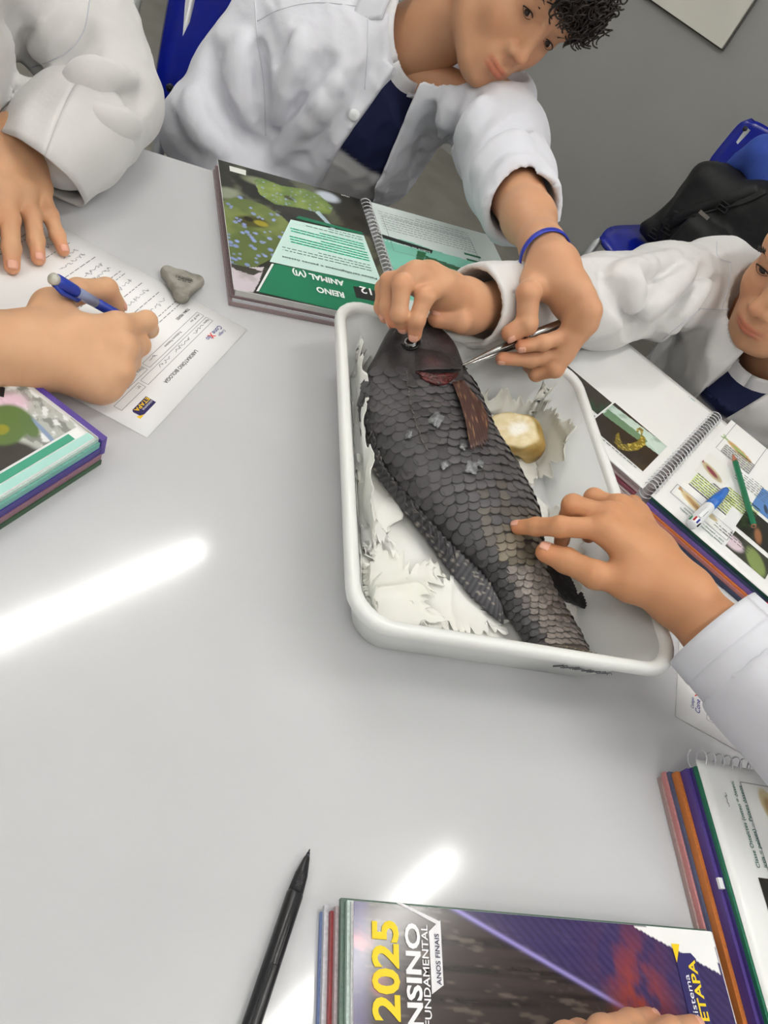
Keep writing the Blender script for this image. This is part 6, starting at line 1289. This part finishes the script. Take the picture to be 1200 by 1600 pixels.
# ---------------------------------------------------------------- pupil pointing from the lower right
faceP = A(-1, .12, 0); hipP = A(1.06, .52, -.20); NP_ = A(.86, .50, .24); sP = A(.80, .66, .19); sP2 = A(.84, .30, .19)
pP = thing('person', A(hipP[0], hipP[1], -.75), 'person whose sleeved arm points at the fish body', 'person')
wrE = P(1072, 941, .106); elE = P(1294, 1168, .120)
he = dict(index=Z([(944, 826, .108), (875, 823, .090), (838, 823, .072), (809, 824, .058)]), middle=Z([(950, 806, .108), (895, 789, .098), (880, 828, .068), (878, 845, .054)]), ring=Z([(966, 793, .104), (928, 778, .092), (916, 815, .062), (920, 838, .052)]), pinky=Z([(990, 800, .098), (989, 787, .080), (974, 800, .062), (966, 814, .057)]), thumb=Z([(985, 910, .094), (930, 898, .084), (885, 876, .072), (853, 863, .066)]))
backE = unit(np.cross(P(990, 800, .098) - P(944, 826, .108), wrE - P(944, 826, .108))); backE = backE if backE[2] > 0 else -backE
V1, Q1, nl, tp = hand(he, wrE, [(lerp(wrE, elE, .25), .0250), (lerp(wrE, elE, .9), .037)], backE, scale=1.12, rw=(.0225, .0185), ts=1.10)
hP = A(.80, .50, .38); RP_ = np.array([unit(A(.1, 1, 0)), unit(A(-.93, .1, -.35)), A(0, 0, 1)]).T; RP_[:, 2] = np.cross(RP_[:, 0], RP_[:, 1]); V2, Q2, c2 = head_mesh(RP_, hP, NP_, .050, h=.0035)
f = Field(hipP - A(.35, .4, .1), hipP + A(.3, .4, .5), .012); f.chain([hipP, lerp(hipP, NP_, .5), lerp(hipP, NP_, .85), NP_], [.12, .115, .11, .055], k=.05, flat=(faceP, .7)); f.cap(sP, sP2, .035, .035, k=.03); V3, Q3 = f.mesh(1); f = Field(A(.25, .15, .0), A(1.0, .75, .3), .008); f.chain([lerp(sP, sP2, .5), sP2, elE, lerp(elE, wrE, .6)], [.035, .035, .036, .030], k=.02); V5, Q5 = f.mesh(1)
V, Q, C = joinm([(V1, Q1, hcols(V1, tp, [v[1] for v in he.values()])), (V2, Q2, c2), (V3, Q3, np.ones((len(V3), 3))), (V5, Q5, np.ones((len(V5), 3)))]); bd = mk('body', V, Q, m_skin_c, pP, colors=C)
for v, q in nl: mk('finger_nail', v, q, m_nail, bd)
eyes(RP_, hP, pP, (.0, .9, -.4)); curly_hair(RP_, hP, pP, 26, 520, keep=lambda p: p[2] > .050 + (p[1] - .07) * .62 and p[2] > -.03, len_=(.015, .03), rad=(.004, .007), hz=.050, thick=.009)
f = Field(A(.22, .14, -.38), A(1.30, .90, .32), .0048); f.chain([hipP - zz * .02, lerp(hipP, NP_, .5), lerp(hipP, NP_, .85), NP_ - zz * .03], [.165, .160, .150, .085], k=.05, flat=(faceP, .78)); f.cap(sP, sP2, .066, .066, k=.05)
cufE = lerp(wrE, elE, .20); sleeve(f, [sP2 + A(-.02, .05, 0), lerp(sP2, elE, .55), elE, lerp(elE, cufE, .5), cufE], [.066, .058, .049, .047, .043], .03); sleeve(f, [sP, A(.80, .76, .02), A(.68, .72, -.10)], [.068, .062, .055], .03)
folds(f, .004, 24., 35, cufE - elE, .4)
pz = f.pts(); f.d = np.where(pz[..., 0] < .70, np.maximum(f.d, .038 - pz[..., 2]), f.d)
cutplane(f, lerp(wrE, elE, .46), wrE - elE, .09)
V, Q = f.mesh(1); coatP = mk('lab_coat', V, Q, m_coat, pP); cuff_tube(lerp(wrE, elE, .62), cufE, .0490, .0445, m_coat, pP)
legs(pP, hipP, faceP); chair('school_chair', A(hipP[0], hipP[1], 0) + faceP * .02, 173, 'blue plastic chair under the pointing pupil', (.56, .80))

# ---------------------------------------------------------------- hand of the photographer on the closed textbook
hf = dict(index=Z([(905, 1722, .064), (1000, 1634, .060), (1048, 1612, .048), (1083, 1604, .0365)]), middle=Z([(872, 1690, .066), (942, 1615, .060), (985, 1602, .048), (1014, 1593, .0365)]), ring=Z([(850, 1665, .062), (885, 1625, .056), (905, 1618, .044), (925, 1615, .036)]), pinky=Z([(835, 1650, .056), (850, 1635, .050), (862, 1630, .042), (872, 1628, .036)]), thumb=Z([(960, 1810, .05), (1040, 1760, .044), (1090, 1715, .040), (1110, 1690, .037)]))
wrF = P(860, 1860, .070); elF = A(.10, -.16, .10); pF = thing('person', A(wrF[0], wrF[1], .027), 'hand whose fingertips rest on the closed textbook', 'person')
V1, Q1, nl, tp = hand(hf, wrF, [(lerp(wrF, elF, .3), .026), (elF, .036)], A(0, 0, 1), h=.0018, scale=1.12); bd = mk('body', V1, Q1, m_skin, pF, colors=hcols(V1, tp))
for v, q in nl: mk('finger_nail', v, q, m_nail, bd)
f = Field(np.minimum(wrF, elF) - .16, np.maximum(wrF, elF) + .16, .005); f.chain([lerp(wrF, elF, .45), elF, elF + A(-.02, -.10, .02)], [.047, .055, .058], k=.02); cutplane(f, lerp(wrF, elF, .60), wrF - elF, .10); V, Q = f.mesh(1); mk('coat_sleeve', V, Q, m_coat, pF); cuff_tube(lerp(wrF, elF, .72), lerp(wrF, elF, .40), .0540, .0450, m_coat, pF)

# ================================================================== backpack and blue cloth on the chair by the wall
m_bag = mat('black_nylon', (22, 22, 24), .6, .35, c2=(30, 30, 32), nscale=50, bump=.25, bscale=700); m_strap = mat('black_webbing', (32, 32, 34), .55, .35, c2=(24, 24, 26), nscale=200)
bf = A(-.5, -.866, 0); br = A(.866, -.5, 0); b0 = pc_chair + A(0, 0, -.295); bag = thing('backpack', b0 + zz * .0, 'black backpack standing on the blue chair by the wall', 'backpack')
f = Field(b0 - A(.32, .32, .06), b0 + A(.36, .32, .46), .007); RB = np.array([br, bf, zz]).T
f.boxr(b0 + br * .055 + zz * .14 - bf * .03, (.185, .085, .14), RB, .06, 0); f.boxr(b0 + br * .09 + zz * .09 + bf * .065, (.12, .045, .08), RB, .04, .02); f.ell(b0 + br * .14 + zz * .27 - bf * .03, (.12, .08, .055), RB, k=.03); f.cap(b0 - br * .13 + zz * .03, b0 - br * .10 + zz * .16 - bf * .02, .035, .03, k=.03); folds(f, .010, 26., 44, None)
V, Q = f.mesh(1); V[:, 2] = np.maximum(V[:, 2], b0[2] + .002); mk('bag_body', V, Q, m_bag, bag); bB = bvh_of(V, Q)
def strap(name, pxs, w_, parent=bag, m=m_strap, th=.003, lift=.004):
    q = cr(np.array(pxs, float), np.linspace(0, len(pxs) - 1.001, 18)); pts = [hitpx(bB, x, y, lift) for x, y in q]; pts = np.array([p for p in pts if p is not None])
    if len(pts) < 4: return None
    t_ = np.gradient(pts, axis=0); vd = A(0, 0, CAM_H) - pts; s2 = np.cross(t_, vd); s2 /= np.linalg.norm(s2, axis=1, keepdims=True); V, Fc = sheet_solid(np.stack([pts - s2 * w_, pts, pts + s2 * w_], 1), th); return mk(name, V, Fc, m, parent)
strap('shoulder_strap', [(1035, 355), (1075, 335), (1130, 315), (1185, 295)], .016); strap('web_strap', [(1030, 395), (1038, 375), (1045, 355), (1058, 330)], .010); strap('zip_line', [(1060, 345), (1110, 330), (1160, 318), (1198, 300)], .003)
for (x, y) in ((1043, 359), (1022, 366), (1130, 323)):
    p = hitpx(bB, x, y, .008)
    if p is not None:
        n_ = unit(A(0, 0, CAM_H) - p); e1 = unit(np.cross(n_, zz)); e2 = np.cross(n_, e1); MB().tube([p + e1 * a * .014 + e2 * b * .011 for a, b in ((-1, -1), (1, -1), (1, 1), (-1, 1))], .0025, 6, closed=True).make('buckle', m_strap, bag)
        MB().tube([p - e1 * .014, p + e1 * .014], .0022, 6).make('buckle_bar', m_strap, bag)
p = hitpx(bB, 1100, 336, .006)
if p is not None: n_ = unit(A(0, 0, CAM_H) - p); e1 = unit(br - n_ * (br @ n_)); MB().box(p, (.016, .005, .001), [e1, np.cross(n_, e1), n_]).make('metal_label', mat('label_metal', (120, 116, 108), .4, .5, .6), bag, False)
j0, j1, j2 = A(.318, 2.50, -.022), A(.37, 2.47, .045), A(.45, 2.42, .07); f = Field(j0 - A(.1, .25, .16), j2 + A(.15, .15, .14), .006)
f.cap(j0, j1, .016, .045, k=.02); f.cap(j1, j2, .045, .06, k=.02); f.cap(j1, j2 - zz * .10, .04, .05, k=.03); folds(f, .008, 38., 51, br, .4); V, Q = f.mesh(1); mk('blue_jumper', V, Q, mat('blue_cotton', (66, 92, 178), .8, .2, c2=(56, 80, 164), nscale=25, bump=.1, bscale=800), label='blue jumper draped over the backpack and chair', cat='clothing')
